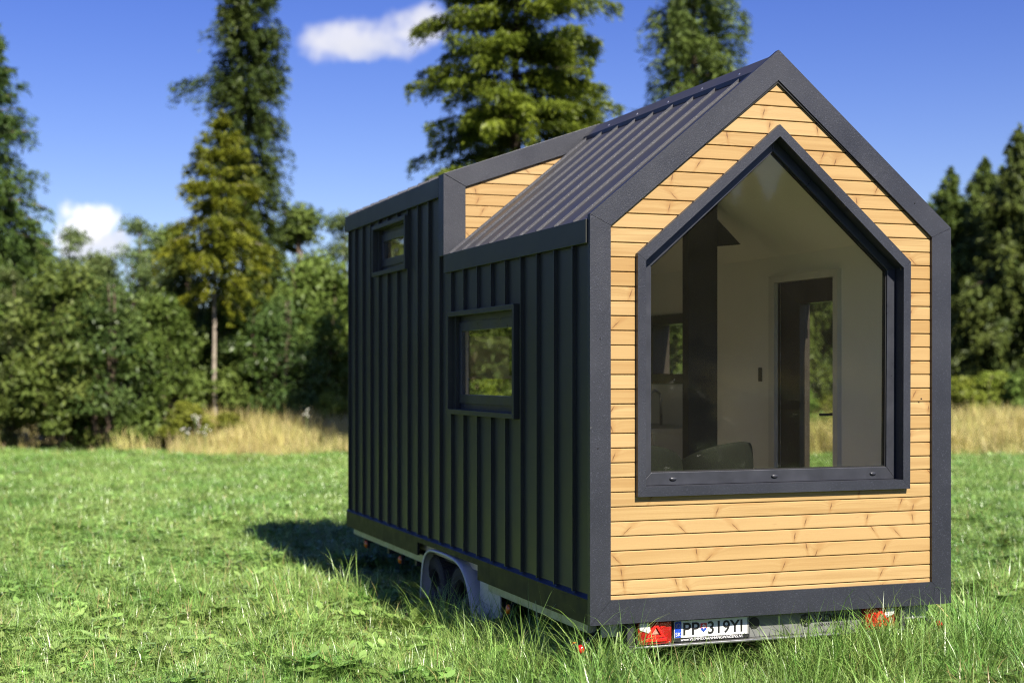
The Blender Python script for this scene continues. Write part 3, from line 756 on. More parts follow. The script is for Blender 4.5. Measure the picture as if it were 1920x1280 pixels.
# ------------------------------------------------------------------ GRASS (one object: points that carry tufts)
def attr(me, name, data, typ='FLOAT', dom='FACE'):
    a = me.attributes.new(name, typ, dom)
    a.data.foreach_set('vector' if typ == 'FLOAT_VECTOR' else 'color' if typ == 'FLOAT_COLOR' else 'value', np.asarray(data).ravel())
def tuft_mesh(name, n, rad, h, w, mat, seed, lean=.5, seg=4, broad=0, hvar=.35, flower=False):
    g = np.random.default_rng(seed); V = []; F = []; S = []
    for i in range(n):
        a = g.uniform(0, 2*math.pi); r = rad*math.sqrt(g.random())
        bx, by = r*math.cos(a), r*math.sin(a)
        H = h*(1+g.uniform(-hvar, hvar)); w_ = w*g.uniform(.6, 1.3)
        az = g.uniform(0, 2*math.pi); ln = lean*g.uniform(.15, 1.25)
        if g.random() < .10: ln *= 1.9
        tw = az + math.pi/2 + g.uniform(-.7, .7)
        tx, ty = math.cos(tw), math.sin(tw); i0 = len(V); s = g.random()
        ang = g.uniform(.02, .35); px = pz = 0.0
        curl = ln*2.0
        for k in range(seg+1):
            t = k/seg
            x, y, z = bx+px*math.cos(az), by+px*math.sin(az), pz
            wk = w_*(.55+.8*t if t < .4 else (1-t)*1.42+.02)*.5
            if k < seg: V += [(x-tx*wk, y-ty*wk, z), (x+tx*wk, y+ty*wk, z)]
            else: V.append((x, y, z))
            th = ang + curl*t*t*1.1
            px += math.sin(th)*H/seg; pz += math.cos(th)*H/seg
        for k in range(seg-1): F.append((i0+2*k, i0+2*k+1, i0+2*k+3, i0+2*k+2)); S.append(s)
        F.append((i0+2*seg-2, i0+2*seg-1, i0+2*seg)); S.append(s)
    for i in range(broad):                                   # clover, plantain and other low leaves
        a = g.uniform(0, 2*math.pi); r = rad*math.sqrt(g.random()); c = np.array([r*math.cos(a), r*math.sin(a), h*g.uniform(.3, .8)])
        az = g.uniform(0, 2*math.pi); L_ = g.uniform(.020, .052); d = np.array([math.cos(az), math.sin(az), g.uniform(-.3, .5)]); d /= np.linalg.norm(d)
        sdir = np.cross(d, [g.uniform(-.4,.4), g.uniform(-.4,.4), 1]); sdir /= np.linalg.norm(sdir); i0 = len(V); s = .3+.5*g.random()
        for q in (-d*L_, -d*L_*.3+sdir*L_*.55, d*L_*.5+sdir*L_*.45, d*L_*1.1, d*L_*.5-sdir*L_*.45, -d*L_*.3-sdir*L_*.55): V.append(tuple(c+q))
        F.append(tuple(range(i0, i0+6))); S.append(s)
    me = bpy.data.meshes.new(name); me.from_pydata(V, [], F); attr(me, 'shade', S)
    me.polygons.foreach_set('use_smooth', [True]*len(F)); me.materials.append(mat)
    return bpy.data.objects.new(name, me)                    # kept out of the scene: only a source for the scatter
def scatter(name, pts, rot, scl, idx, sources):
    """one object whose points each carry one of the source tufts"""
    me = bpy.data.meshes.new(name); me.from_pydata(np.asarray(pts).tolist(), [], [])
    attr(me, 'rot', rot, 'FLOAT_VECTOR', 'POINT'); attr(me, 'scl', scl, 'FLOAT_VECTOR', 'POINT')
    me.attributes.new('idx', 'INT', 'POINT').data.foreach_set('value', np.asarray(idx, np.int32))
    o = bpy.data.objects.new(name, me); col.objects.link(o)
    c = bpy.data.collections.new(name+'_tufts')
    for s in sources: c.objects.link(s)
    ng = bpy.data.node_groups.new(name+'_scatter', 'GeometryNodeTree')
    ng.interface.new_socket('Geometry', in_out='INPUT', socket_type='NodeSocketGeometry')
    ng.interface.new_socket('Geometry', in_out='OUTPUT', socket_type='NodeSocketGeometry')
    N = ng.nodes; Lk = ng.links
    gi, go = N.new('NodeGroupInput'), N.new('NodeGroupOutput')
    ip = N.new('GeometryNodeInstanceOnPoints'); ci = N.new('GeometryNodeCollectionInfo')
    ci.inputs['Collection'].default_value = c; ci.inputs['Separate Children'].default_value = True; ci.inputs['Reset Children'].default_value = True
    def na(nm, typ):
        n = N.new('GeometryNodeInputNamedAttribute'); n.data_type = typ; n.inputs['Name'].default_value = nm
        return n.outputs['Attribute']
    Lk.new(gi.outputs[0], ip.inputs['Points']); Lk.new(ci.outputs[0], ip.inputs['Instance'])
    ip.inputs['Pick Instance'].default_value = True
    Lk.new(na('idx', 'INT'), ip.inputs['Instance Index'])
    Lk.new(na('rot', 'FLOAT_VECTOR'), ip.inputs['Rotation']); Lk.new(na('scl', 'FLOAT_VECTOR'), ip.inputs['Scale'])
    Lk.new(ip.outputs[0], go.inputs[0])
    o.modifiers.new('scatter', 'NODES').node_group = ng
    return o

def mat_grass(name, cA, cB, cDry, dryamt, gloss=.33):
    m, t, out = newmat(name)
    sh = t.new('ShaderNodeAttribute', attribute_name='shade').outputs['Fac']
    oi = t.new('ShaderNodeObjectInfo').outputs['Random']
    p = worldpos(t)
    n1, n2 = t.noise(p, .55, 3), t.noise(p, 2.6, 3)
    b = t.mix(sh, cA, cB)
    b = t.mix(t.math('MULTIPLY', t.step(n1, .42, .66), .55), b, tuple(x*k for x, k in zip(cA, (.62, .80, .75))))
    b = t.mix(t.math('MULTIPLY', t.step(n2, .50, .72), .22), b, (.27, .31, .09))
    dry = t.math('MULTIPLY', t.step(sh, 1-dryamt, 1-dryamt+.02), 1.0)
    b = t.mix(dry, b, cDry)
    hs = t.new('ShaderNodeHueSaturation'); t.l.new(b, hs.inputs['Color'])
    t.put(hs.inputs['Hue'], t.rng(oi, 0, 1, .485, .512)); t.put(hs.inputs['Value'], t.rng(oi, 0, 1, .68, 1.25))
    b = hs.outputs[0]
    pr = principled(t, None, b, gloss, 0, .6)
    tl = t.new('ShaderNodeBsdfTranslucent'); t.l.new(b, tl.inputs[0])
    mx = t.new('ShaderNodeMixShader'); t.put(mx.inputs[0], .22)
    t.l.new(pr.outputs[0], mx.inputs[1]); t.l.new(tl.outputs[0], mx.inputs[2]); t.l.new(mx.outputs[0], out.inputs[0])
    return m
GM = mat_grass('meadow grass', (.165, .305, .052), (.345, .470, .142), (.42, .33, .14), .045)
DM = mat_grass('dry tall grass', (.54, .44, .15), (.40, .41, .12), (.64, .52, .25), .25, .6)
short = [tuft_mesh('grass_tuft', 54, .085, .18, .0072, GM, 100+i, 1.0, broad=14) for i in range(6)]
mid = [tuft_mesh('grass_tuft_full', 46, .085, .25, .0074, GM, 200+i, .95, 5, broad=12) for i in range(6)]
tall = [tuft_mesh('grass_tuft_tall', 26, .10, .44, .0072, GM, 300+i, 1.2, 7) for i in range(5)]
leafy = [tuft_mesh('clover_tuft', 24, .11, .15, .0068, GM, 400+i, .9, broad=52) for i in range(4)]
farT = [tuft_mesh('grass_tuft_far', 60, .26, .17, .013, GM, 500+i, .95, 3, broad=16) for i in range(5)]
SRC = short + mid + tall + leafy + farT                       # collection children are picked in name order
order = sorted(range(len(SRC)), key=lambda i: SRC[i].name)
rank = {j: k for k, j in enumerate(order)}
cls = {'short': range(0, 6), 'mid': range(6, 12), 'tall': range(12, 17), 'leafy': range(17, 21), 'far': range(21, 26)}
def make_grass():
    P = []; S = []; I = []
    def ring_pts(d0, d1, dens, margin=1.0):
        half = .47*margin
        area = half*(d1*d1-d0*d0)
        n = int(area*dens)
        d = np.sqrt(rng.uniform(d0*d0, d1*d1, n)); a = rng.uniform(-half, half, n)
        q = CAM[None, :2] + FW[None, :2]*d[:, None] + RT[None, :2]*(a*d)[:, None]
        return q, d
    for d0, d1, dens in ((4.5, 7.4, 50), (7.4, 10, 215), (10, 14, 170), (14, 19, 105), (19, 27, 42), (27, 36.5, 28)):
        q, d = ring_pts(d0, d1, dens)
        n = len(q); x, y = q[:, 0], q[:, 1]
        hgt = vnoise(x, y, 1.3, 3)*.42 + vnoise(x, y, .30, 4)*.58
        u = rng.random(n)
        near_house = np.clip(1 - np.maximum(np.maximum(-x/.5, x-2.6), np.maximum(-y, (y-2.2)/.7))/1.2, 0, 1)
        far = rng.random(n) < np.clip((d-17)/4, 0, 1)
        lf = vnoise(x, y, .8, 6)
        for k in range(n):
            if far[k]: c = 'far'
            elif u[k] < .012+.30*near_house[k] + .02*(hgt[k] > .62): c = 'tall'
            elif lf[k] > .72 and u[k] > .62: c = 'leafy'
            elif u[k] < .36 or hgt[k] > .62: c = 'mid'
            else: c = 'short'
            I.append(rank[rng.choice(list(cls[c]))])
        sc = .46 + .84*hgt**1.2 + .06 + rng.uniform(-.10, .10, n) + .48*near_house
        sc = np.where((x > .30) & (x < 1.25) & (y > -.75) & (y < .2), sc*.66, sc)      # trodden by the plate
        under = (x > .05) & (x < 2.45) & (y > .1) & (y < 6.05)
        sc = np.where(under, sc*.72, sc)
        S.append(np.stack([sc*rng.uniform(.9, 1.2, n), sc*rng.uniform(.9, 1.2, n), sc*rng.uniform(.85, 1.15, n)], 1))
        P.append(np.stack([x, y, ground_z(x, y)-.01], 1))
    m_ = 5200; x, y = rng.uniform(-10, 34, m_), rng.uniform(-36, -9, m_); sc = rng.uniform(.7, 1.25, m_)
    ok = ((x-CAM[0])*FW[0]+(y-CAM[1])*FW[1]) < 3.0
    x, y, sc = x[ok], y[ok], sc[ok]
    P.append(np.stack([x, y, ground_z(x, y)-.01], 1)); S.append(np.stack([sc*1.3, sc*1.3, sc], 1)); I += [rank[int(k)] for k in rng.integers(21, 26, len(x))]
    # rank growth left standing against the rear board, thickest to the right
    for (x0, x1, y0, y1, m_, s0) in ((-.25, .35, -.45, -.05, 16, 1.0), (1.12, 1.65, -.45, -.02, 58, 1.10), (.25, 1.1, -.75, -.42, 30, .85), (1.65, 2.30, -.45, .0, 84, 1.2), (2.30, 2.75, -.35, .25, 26, 1.15), (-.55, -.10, .25, 1.6, 34, .85)):
        x, y = rng.uniform(x0, x1, m_), rng.uniform(y0, y1, m_); sc = s0*rng.uniform(.8, 1.15, m_)
        P.append(np.stack([x, y, ground_z(x, y)-.01], 1)); S.append(np.stack([sc]*3, 1)); I += [rank[int(k)] for k in rng.integers(12, 17, m_)]
    P = np.concatenate(P); S = np.concatenate(S); n = len(P)
    rot = np.stack([rng.normal(0, .10, n), rng.normal(0, .10, n), rng.uniform(0, 6.283, n)], 1)
    o = scatter('grass', P, rot, S, I, SRC)
    tag(o, 'lush green meadow grass with clover round the tiny house', 'grass', kind='stuff')
    print('tufts', n)
make_grass()

dry = [tuft_mesh('dry_tuft', 30, .32, .62, .020, DM, 600+i, .5, 4, hvar=.5) for i in range(5)]
def make_dry():
    P = []; S = []
    n = 9000
    a = rng.uniform(-.75, .62, n); d = rng.uniform(34.5, 44, n) + 1.2*(vnoise(a*40, a*0, 2.0, 9)-.5)
    q = CAM[None, :2] + FW[None, :2]*d[:, None] + RT[None, :2]*(a*d)[:, None]
    px = 960+a*FPX
    # thin under the bushes on the left, thick from the bare trunk to the house and right of it
    keep = rng.random(n) < np.where(px < 330, .05, 1.0)
    q, d, px = q[keep], d[keep], px[keep]
    s = .55 + .75*vnoise(q[:, 0], q[:, 1], 1.6, 12) + .35*np.clip((d-36)/4, 0, 1) + np.where(px < 330, -.30, 0)
    s = np.where(d < 35.5, s*.6, s)
    P = np.stack([q[:, 0], q[:, 1], ground_z(q[:, 0], q[:, 1])-.02], 1); S = np.stack([s, s, s*1.05], 1)
    # the bank behind the photographer, seen mirrored in the panes
    m = 3500; x = rng.uniform(-12, 45, m); y = rng.uniform(-54, -34, m); P2 = np.stack([x, y, ground_z(x, y)], 1); s2 = rng.uniform(.7, 1.3, m)
    P = np.concatenate([P, P2]); S = np.concatenate([S, np.stack([s2]*3, 1)]); n = len(P)
    rot = np.stack([rng.normal(0, .12, n), rng.normal(0, .12, n), rng.uniform(0, 6.283, n)], 1)
    o = scatter('dry_grass', P, rot, S, rng.integers(0, 5, n), dry)
    tag(o, 'tall straw coloured grass along the foot of the trees', 'dry grass', kind='stuff')
make_dry()

# ------------------------------------------------------------------ broad-leaved weeds near the camera, each a plant of its own
WM = mat_leaf('weed leaf', (.16, .27, .045), (.22, .34, .08), (.12, .22, .04), .4, .4, 6, .5)
def dock(x, y, s, n, seed, label):
    g = np.random.default_rng(seed); mb = MB(); S = []
    t = tag(empty('dock_plant', (x, y, GZ)), label, 'weed', 'broad leaved weeds in the meadow')
    for i in range(n):
        az = 2*math.pi*i/n + g.uniform(-.4, .4); H = s*g.uniform(.75, 1.15); w = H*g.uniform(.16, .22); el = g.uniform(.1, .55); seg = 7
        rows = []
        px = pz = 0.0
        for k in range(seg+1):
            u = k/seg; wk = w*max(.06, math.sin(math.pi*min(1, (u*.92+.02)))**.8 if u > .28 else .10)
            c = np.array([px*math.cos(az), px*math.sin(az), pz]); sd = np.array([-math.sin(az), math.cos(az), 0])
            rows.append((c - sd*wk + np.array([0, 0, wk*.35]), c, c + sd*wk + np.array([0, 0, wk*.35])))
            th = el + 1.1*u*u; px += math.sin(th)*H/seg; pz += math.cos(th)*H/seg
        i0 = len(mb.v)
        for r_ in rows: mb.v += [tuple(q) for q in r_]
        for k in range(seg):
            for b in (0, 1): mb.f.append((i0+3*k+b, i0+3*k+b+1, i0+3*k+4+b, i0+3*k+3+b)); mb.m.append(0); S.append(g.random()*.3+.7*(i % 3)/3)
    o = mb.build('leaf_rosette', WM, None, smooth=True, recalc=False); attr(o.data, 'shade', S); o.parent = t
def ground_at(px, py, z=GZ+.2):
    v = FW + RT*(px-960)/FPX; k = (640+59.2-py)/FPX; tt = (z-CAM[2])/k; P = CAM + tt*(v); return float(P[0]), float(P[1])
for i, (px, py, s, n, lab) in enumerate((
    (775, 1165, .40, 5, 'upright broad leaved weed at the shadow edge below the wheels'),
    (925, 1235, .34, 6, 'broad leaved weed in the sunlit grass before the front corner of the house'),
    (950, 1215, .36, 5, 'pale broad leaved weed right beside another in front of the front corner'),
    (150, 1185, .30, 5, 'broad leaved weed at the lower left edge of the meadow'),
    (455, 1175, .34, 4, 'pale leaning weed in the open grass left of the shadow'),
    (580, 1265, .32, 4, 'weed at the bottom edge of the picture left of the house'),
    (330, 1075, .28, 4, 'flat leaved weed beside the brownish bare patch in the grass'),
    (1835, 1075, .30, 6, 'leafy weed in the grass right of the house'),
    (1645, 1240, .30, 5, 'weed in the grass in front of the right tail light'),
    (620, 1035, .30, 7, 'dark leafy weed growing in the shadow of the house'))):
    x, y = ground_at(px, py); dock(x, y, s*(.62 if px < 700 else .85), n, 900+i, lab)

# ------------------------------------------------------------------ TREES
def quads_mesh(name, C, A, Wd, shade, mat, tip=.35):
    """n leaf cards: centre C, half length vector A, half width vector Wd"""
    n = len(C)
    V = np.empty((n, 4, 3), np.float32)
    V[:, 0] = C-A-Wd*.8; V[:, 1] = C-A+Wd*.8; V[:, 2] = C+A+Wd*tip; V[:, 3] = C+A-Wd*tip
    me = bpy.data.meshes.new(name); me.vertices.add(n*4); me.loops.add(n*4); me.polygons.add(n)
    me.vertices.foreach_set('co', V.ravel()); me.loops.foreach_set('vertex_index', np.arange(n*4, dtype=np.int32))
    me.polygons.foreach_set('loop_start', np.arange(0, n*4, 4, dtype=np.int32)); me.update(calc_edges=True)
    attr(me, 'shade', shade); me.materials.append(mat)
    return me
def unit(v): return v/np.maximum(1e-9, np.linalg.norm(v, axis=-1, keepdims=True))
def conifer_crown(name, seed, z0, H, prof, nb, mat, twig=.16, per=7, dens=9.0, droop=.35, rise=.1, whorl=0.0, clump=1.0, lean=(0, 0), az_bias=None, hang=.25, extra=()):
    """boughs spring from the stem and carry flat fans of drooping twigs; prof(t) = bough length at t (0 foot of the crown, 1 top)"""
    g = np.random.default_rng(seed); Cs = []; As = []; Ws = []; Sh = []
    zt = H-z0
    boughs = []
    for i in range(nb):
        t = g.random()**.9
        if whorl: t = min(.995, max(0, round(t*zt/whorl)*whorl/zt + g.normal(0, .012)))
        az = g.uniform(0, 2*math.pi)
        Rr = prof(t)*g.uniform(.55, 1.12)*(1 + (az_bias(az, t) if az_bias else 0))
        if Rr > .05: boughs.append((t, az, Rr, 0))
    for e in extra: boughs.append(e)
    for t, az, Rr, dr_ in boughs:
        n = max(6, int(Rr*dens*per*1.0))
        s = g.random(n)**.65                                  # more towards the tip
        s = .12+.88*s
        d = np.array([math.cos(az), math.sin(az), 0]); sd = np.array([-math.sin(az), math.cos(az), 0])
        el = rise + (t-.5)*.9
        zz = z0+t*zt + Rr*(el*s - droop*(1.15-t)*s*s) - dr_*s*s
        wid = Rr*.30*(1.15-s)*clump
        off = g.normal(0, 1, n)*.55*wid
        hg = -np.abs(g.normal(0, 1, n))*hang*(.25+.3*s)*min(1, Rr*.7) + g.normal(0, .02, n)
        c = np.outer(s*Rr, d) + np.outer(off, sd); c[:, 2] = zz + hg
        c[:, 0] += lean[0]*t; c[:, 1] += lean[1]*t
        dirs = unit(d[None]*g.uniform(.3, 1.0, (n, 1)) + sd[None]*np.sign(off)[:, None]*g.uniform(.1, .9, (n, 1)) + np.array([[0, 0, 1]])*g.normal(-.35, .4, (n, 1)))
        nr = unit(np.array([[0, 0, 1.0]]) + g.normal(0, .55, (n, 3)))
        wv = unit(np.cross(dirs, nr))
        ln = twig*g.uniform(.55, 1.25, (n, 1)); wd = twig*.17*g.uniform(.6, 1.3, (n, 1))
        Cs.append(c); As.append(dirs*ln*.5); Ws.append(wv*wd)
        Sh.append(np.clip(g.normal(.12+.62*s**1.4, .2, n) + g.normal(0, .17), 0, 1))  # inner crown shade put into the colour: dark near the stem, paler tips
    C, A, Wd, S = np.concatenate(Cs), np.concatenate(As), np.concatenate(Ws), np.concatenate(Sh)
    return quads_mesh(name, C.astype(np.float32), A.astype(np.float32), Wd.astype(np.float32), S, mat), boughs
def trunk_mesh(name, H, r0, z0, zt_, boughs, mat, seed, lean=(0, 0), limbs=60, droop=.35, rise=.1):
    g = random.Random(seed); mb = MB()
    path = []; rad = []
    for k in range(9):
        t = k/8; z = H*t*.985; tt = max(0, (z-z0)/(H-z0)) if H > z0 else 0
        path.append((lean[0]*tt+g.uniform(-.02, .02)*(k > 0), lean[1]*tt+g.uniform(-.02, .02)*(k > 0), z)); rad.append(max(.012, r0*(1-t*.94)*(1.35 if k == 0 else 1)))
    mb.tube(path, rad, 9)
    for t, az, Rr, dr_ in boughs[:limbs]:
        el = rise+(t-.5)*.9; pts = []
        for s in (0, .35, .7, .95):
            z = z0+t*(H-z0) + Rr*(el*s - droop*(1.15-t)*s*s) - dr_*s*s
            pts.append((math.cos(az)*s*Rr+lean[0]*t, math.sin(az)*s*Rr+lean[1]*t, z))
        rr_ = max(.012, r0*.28*(1-t*.6))
        mb.tube(pts, [rr_, rr_*.7, rr_*.45, rr_*.15], 5)
    me = bpy.data.meshes.new(name); me.from_pydata(mb.v, [], mb.f); me.materials.append(mat)
    me.polygons.foreach_set('use_smooth', [True]*len(me.polygons))
    return me
def place(kind, x, y, crown, trunk, label, cat, group=None, rz=0.0, sc=1.0, dz=-.05):
    t = tag(empty(kind, (x, y, float(ground_z(x, y))+dz)), label, cat, group); t.rotation_euler.z = rz
    t.scale = (sc, sc, sc) if not isinstance(sc, tuple) else sc
    for nm, me in (('trunk', trunk), ('crown', crown)):
        o = bpy.data.objects.new(nm, me); col.objects.link(o); o.parent = t
    return t
def table(pts):
    xs, ys = zip(*pts); return lambda t: float(np.interp(t, xs, ys))

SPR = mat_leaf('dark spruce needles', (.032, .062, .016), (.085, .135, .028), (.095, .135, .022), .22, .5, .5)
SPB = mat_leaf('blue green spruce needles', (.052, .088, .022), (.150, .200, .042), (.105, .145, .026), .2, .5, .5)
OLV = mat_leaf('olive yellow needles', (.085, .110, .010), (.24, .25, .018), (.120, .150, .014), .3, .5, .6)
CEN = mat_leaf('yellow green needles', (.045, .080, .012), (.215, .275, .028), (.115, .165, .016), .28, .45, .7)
BRD = mat_leaf('mid green leaves', (.085, .132, .026), (.195, .250, .055), (.080, .132, .022), .3, .5, .45)
BRL = mat_leaf('bright green leaves', (.105, .170, .030), (.200, .275, .060), (.080, .140, .024), .3, .5, .4)
BRO = mat_leaf('grey green leaves', (.095, .132, .040), (.200, .240, .080), (.100, .138, .030), .3, .5, .5)
BIR = mat_leaf('pale birch leaves', (.095, .140, .040), (.20, .245, .090), (.105, .140, .035), .35, .45, .5)
DKB = mat_leaf('dark alder leaves', (.058, .112, .028), (.135, .210, .055), (.068, .122, .024), .25, .4, .5)
YLW = mat_leaf('yellow green leaves', (.17, .21, .025), (.28, .31, .045), (.13, .18, .02), .3, .5, .8)

def unique_conifer(kind, px, D, H, z0, prof, nb, mat, bark, label, cat, r0=.16, **kw):
    x, y = spot(px, D)
    lean = kw.get('lean', (0, 0))
    cm, bo = conifer_crown('crown', kw.pop('seed', int(px)+77), z0, H, prof, nb, mat, **kw)
    tm = trunk_mesh('trunk', H, r0, z0, 0, bo, bark, int(px)+5, lean, 70, kw.get('droop', .35), kw.get('rise', .1))
    return place(kind, x, y, cm, tm, label, cat)
def toward(px_dir, depth=0.0):
    """azimuth of a bough that points right (+1) or left (-1) in the picture"""
    v = RT*px_dir - FW*depth; return math.atan2(v[1], v[0])
# the tall ragged tree at the left edge
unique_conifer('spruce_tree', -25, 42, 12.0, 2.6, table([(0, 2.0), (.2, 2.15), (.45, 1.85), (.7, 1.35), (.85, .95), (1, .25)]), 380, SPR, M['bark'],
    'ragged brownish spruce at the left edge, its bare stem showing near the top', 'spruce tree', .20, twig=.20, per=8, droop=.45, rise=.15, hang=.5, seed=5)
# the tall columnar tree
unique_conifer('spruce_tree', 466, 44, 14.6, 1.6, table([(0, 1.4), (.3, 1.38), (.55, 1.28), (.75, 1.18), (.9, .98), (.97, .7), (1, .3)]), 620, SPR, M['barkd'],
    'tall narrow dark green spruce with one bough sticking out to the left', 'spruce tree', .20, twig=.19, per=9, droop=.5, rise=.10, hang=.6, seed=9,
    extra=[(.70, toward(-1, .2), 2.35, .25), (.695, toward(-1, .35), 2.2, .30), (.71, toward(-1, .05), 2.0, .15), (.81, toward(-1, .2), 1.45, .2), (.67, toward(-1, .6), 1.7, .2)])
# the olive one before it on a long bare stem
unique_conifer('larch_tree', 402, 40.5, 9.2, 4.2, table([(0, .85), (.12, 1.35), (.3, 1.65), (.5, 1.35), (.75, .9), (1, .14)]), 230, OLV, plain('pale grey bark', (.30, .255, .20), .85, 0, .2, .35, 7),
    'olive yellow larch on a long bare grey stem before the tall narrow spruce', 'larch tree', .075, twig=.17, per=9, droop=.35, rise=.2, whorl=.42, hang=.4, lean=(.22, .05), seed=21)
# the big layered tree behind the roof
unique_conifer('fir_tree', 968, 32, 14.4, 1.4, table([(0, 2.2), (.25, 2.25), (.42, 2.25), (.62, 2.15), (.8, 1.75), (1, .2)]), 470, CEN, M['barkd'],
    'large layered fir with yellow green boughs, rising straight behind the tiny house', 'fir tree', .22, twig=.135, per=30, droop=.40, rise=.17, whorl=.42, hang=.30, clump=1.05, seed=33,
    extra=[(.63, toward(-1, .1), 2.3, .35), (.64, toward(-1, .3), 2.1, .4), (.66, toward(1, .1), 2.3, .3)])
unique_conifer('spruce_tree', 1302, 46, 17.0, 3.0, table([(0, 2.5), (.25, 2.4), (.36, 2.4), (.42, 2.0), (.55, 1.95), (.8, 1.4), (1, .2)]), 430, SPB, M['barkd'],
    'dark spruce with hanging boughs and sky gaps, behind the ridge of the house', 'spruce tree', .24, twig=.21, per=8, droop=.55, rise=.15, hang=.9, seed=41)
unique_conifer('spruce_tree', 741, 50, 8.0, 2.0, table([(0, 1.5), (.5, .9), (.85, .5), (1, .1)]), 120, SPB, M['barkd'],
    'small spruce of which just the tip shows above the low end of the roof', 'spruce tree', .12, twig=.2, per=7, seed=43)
# the dark group on the right: two crowns shared by several trees
rc_, rb_ = [], []
for k in range(3):
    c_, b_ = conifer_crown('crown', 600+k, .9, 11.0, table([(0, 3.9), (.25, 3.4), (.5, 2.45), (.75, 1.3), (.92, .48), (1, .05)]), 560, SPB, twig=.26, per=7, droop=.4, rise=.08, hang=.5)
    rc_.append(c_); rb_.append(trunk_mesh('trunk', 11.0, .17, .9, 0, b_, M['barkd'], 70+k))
right = [(1700, 63, .88, 'small spruce just peeking out behind the right eave of the house'),
         (1783, 60, .95, 'spruce with a pointed top nearest the right eave of the house'),
         (1846, 62, 1.01, 'middle one of the dark spruces on the right, its top between two others'),
         (1912, 57, 1.06, 'tall dark spruce cut off by the right edge of the picture'),
         (1985, 58, 1.0, 'dark spruce beyond the right edge of the picture, farther back'),
         (1742, 68, .90, 'dark spruce whose top leans out from behind the right edge of the house roof'),
         (1815, 67, .88, 'dark spruce half hidden in the gap between the two front ones right of the house'),
         (1880, 69, 1.06, 'dark spruce filling the gap behind the front row on the right')]
for i, (px, D, s, lab) in enumerate(right):
    x, y = spot(px, D); place('spruce_tree', x, y, rc_[i % 3], rb_[i % 3], lab, 'spruce tree', 'dark spruces right of the house', rz=i*1.9, sc=s)
# spruces that stand hidden behind the house and show through its panes
for i, (px, D, s) in enumerate(((1090, 45, .75), (1210, 47, .70), (1400, 44, .72), (1475, 46, .75), (1530, 43, .70), (1585, 45, .72), (1640, 47, .70))):
    x, y = spot(px, D); place('spruce_tree', x, y, rc_[(i+1) % 3], rb_[(i+1) % 3], 'spruce behind the tiny house, glimpsed only through its panes', 'spruce tree', 'spruces glimpsed through the panes', rz=i*2.3+.5, sc=s)

# broad-leaved trees and bushes: lumpy crowns of leaf clumps
def leafy_crown(name, seed, H, w, mat, nclump=60, leaves=230, leaf=.11, base=.08, top=1.0):
    g = np.random.default_rng(seed); Cs = []; As = []; Ws = []; Sh = []; ctr = []
    for i in range(nclump):
        t = g.random()**.8; az = g.uniform(0, 6.283)
        prof = math.sin(math.pi*min(1, .16+.80*t))**.6*(1-.35*t*top)
        r = w*prof*math.sqrt(g.random())*g.uniform(.75, 1.1)
        c = np.array([r*math.cos(az), r*math.sin(az), H*(base+(1-base)*t*.93)])
        cr = w*g.uniform(.18, .36); ctr.append(c)
        n = int(leaves*g.uniform(.6, 1.3)); q = unit(g.normal(0, 1, (n, 3)))*(g.random((n, 1))**.45)*cr*np.array([[1.1, 1.1, .85]])
        q[:, 2] = np.where(q[:, 2] < -.3*cr, q[:, 2]*.6, q[:, 2])
        dirs = unit(q*np.array([[1, 1, .2]]) + g.normal(0, .5, (n, 3))*cr + np.array([[0, 0, -.25*cr]]))
        nr = unit(np.array([[0, 0, 1.]]) + q/cr*.9 + g.normal(0, .5, (n, 3)))
        wv = unit(np.cross(dirs, nr)); ln = leaf*g.uniform(.6, 1.3, (n, 1))
        Cs.append(c+q); As.append(dirs*ln*.5); Ws.append(wv*ln*.30); Sh.append(np.clip(g.normal(.5, .25, n)+g.normal(0, .2), 0, 1))
    return quads_mesh(name, np.concatenate(Cs), np.concatenate(As), np.concatenate(Ws), np.concatenate(Sh), mat, .5), ctr
def leafy_trunk(name, seed, H, ctr, mat, r=.07, stems=1):
    g = random.Random(seed); mb = MB()
    for s in range(stems):
        bx, by = (g.uniform(-.25, .25), g.uniform(-.25, .25)) if stems > 1 else (0, 0)
        mb.tube([(bx, by, 0), (bx*1.6+g.uniform(-.1, .1), by*1.6, H*.35), (bx*2.2, by*2.2+g.uniform(-.15, .15), H*.75), (bx*2.4, by*2.4, H*.95)], [r, r*.75, r*.4, r*.12], 7)
    for c in ctr[::3]:
        z = max(.15*H, c[2]-.25*H); mb.tube([(c[0]*.1, c[1]*.1, z*.8), (c[0]*.6, c[1]*.6, (z+c[2])*.5), tuple(c)], [r*.4, r*.28, r*.08], 5)
    me = bpy.data.meshes.new(name); me.from_pydata(mb.v, [], mb.f); me.materials.append(mat); return me
BV = []
for k, (mat, H, w, nc, lf) in enumerate(((BRD, 4.2, 1.7, 80, .12), (BRL, 4.2, 1.7, 78, .12), (BRO, 5.4, 1.55, 85, .11), (BRD, 5.4, 1.5, 85, .12), (YLW, 1.7, .95, 34, .10), (BRL, 1.9, 1.1, 40, .11), (BIR, 6.0, 1.5, 62, .085), (DKB, 4.0, 1.75, 90, .10))):
    c_, ctr = leafy_crown('crown', 700+k, H, w, mat, nc, 210, lf, .05)
    BV.append((c_, leafy_trunk('trunk', 720+k, H, ctr, M['bark'], .07 if H > 3 else .03, 1 if H > 5 else 3)))
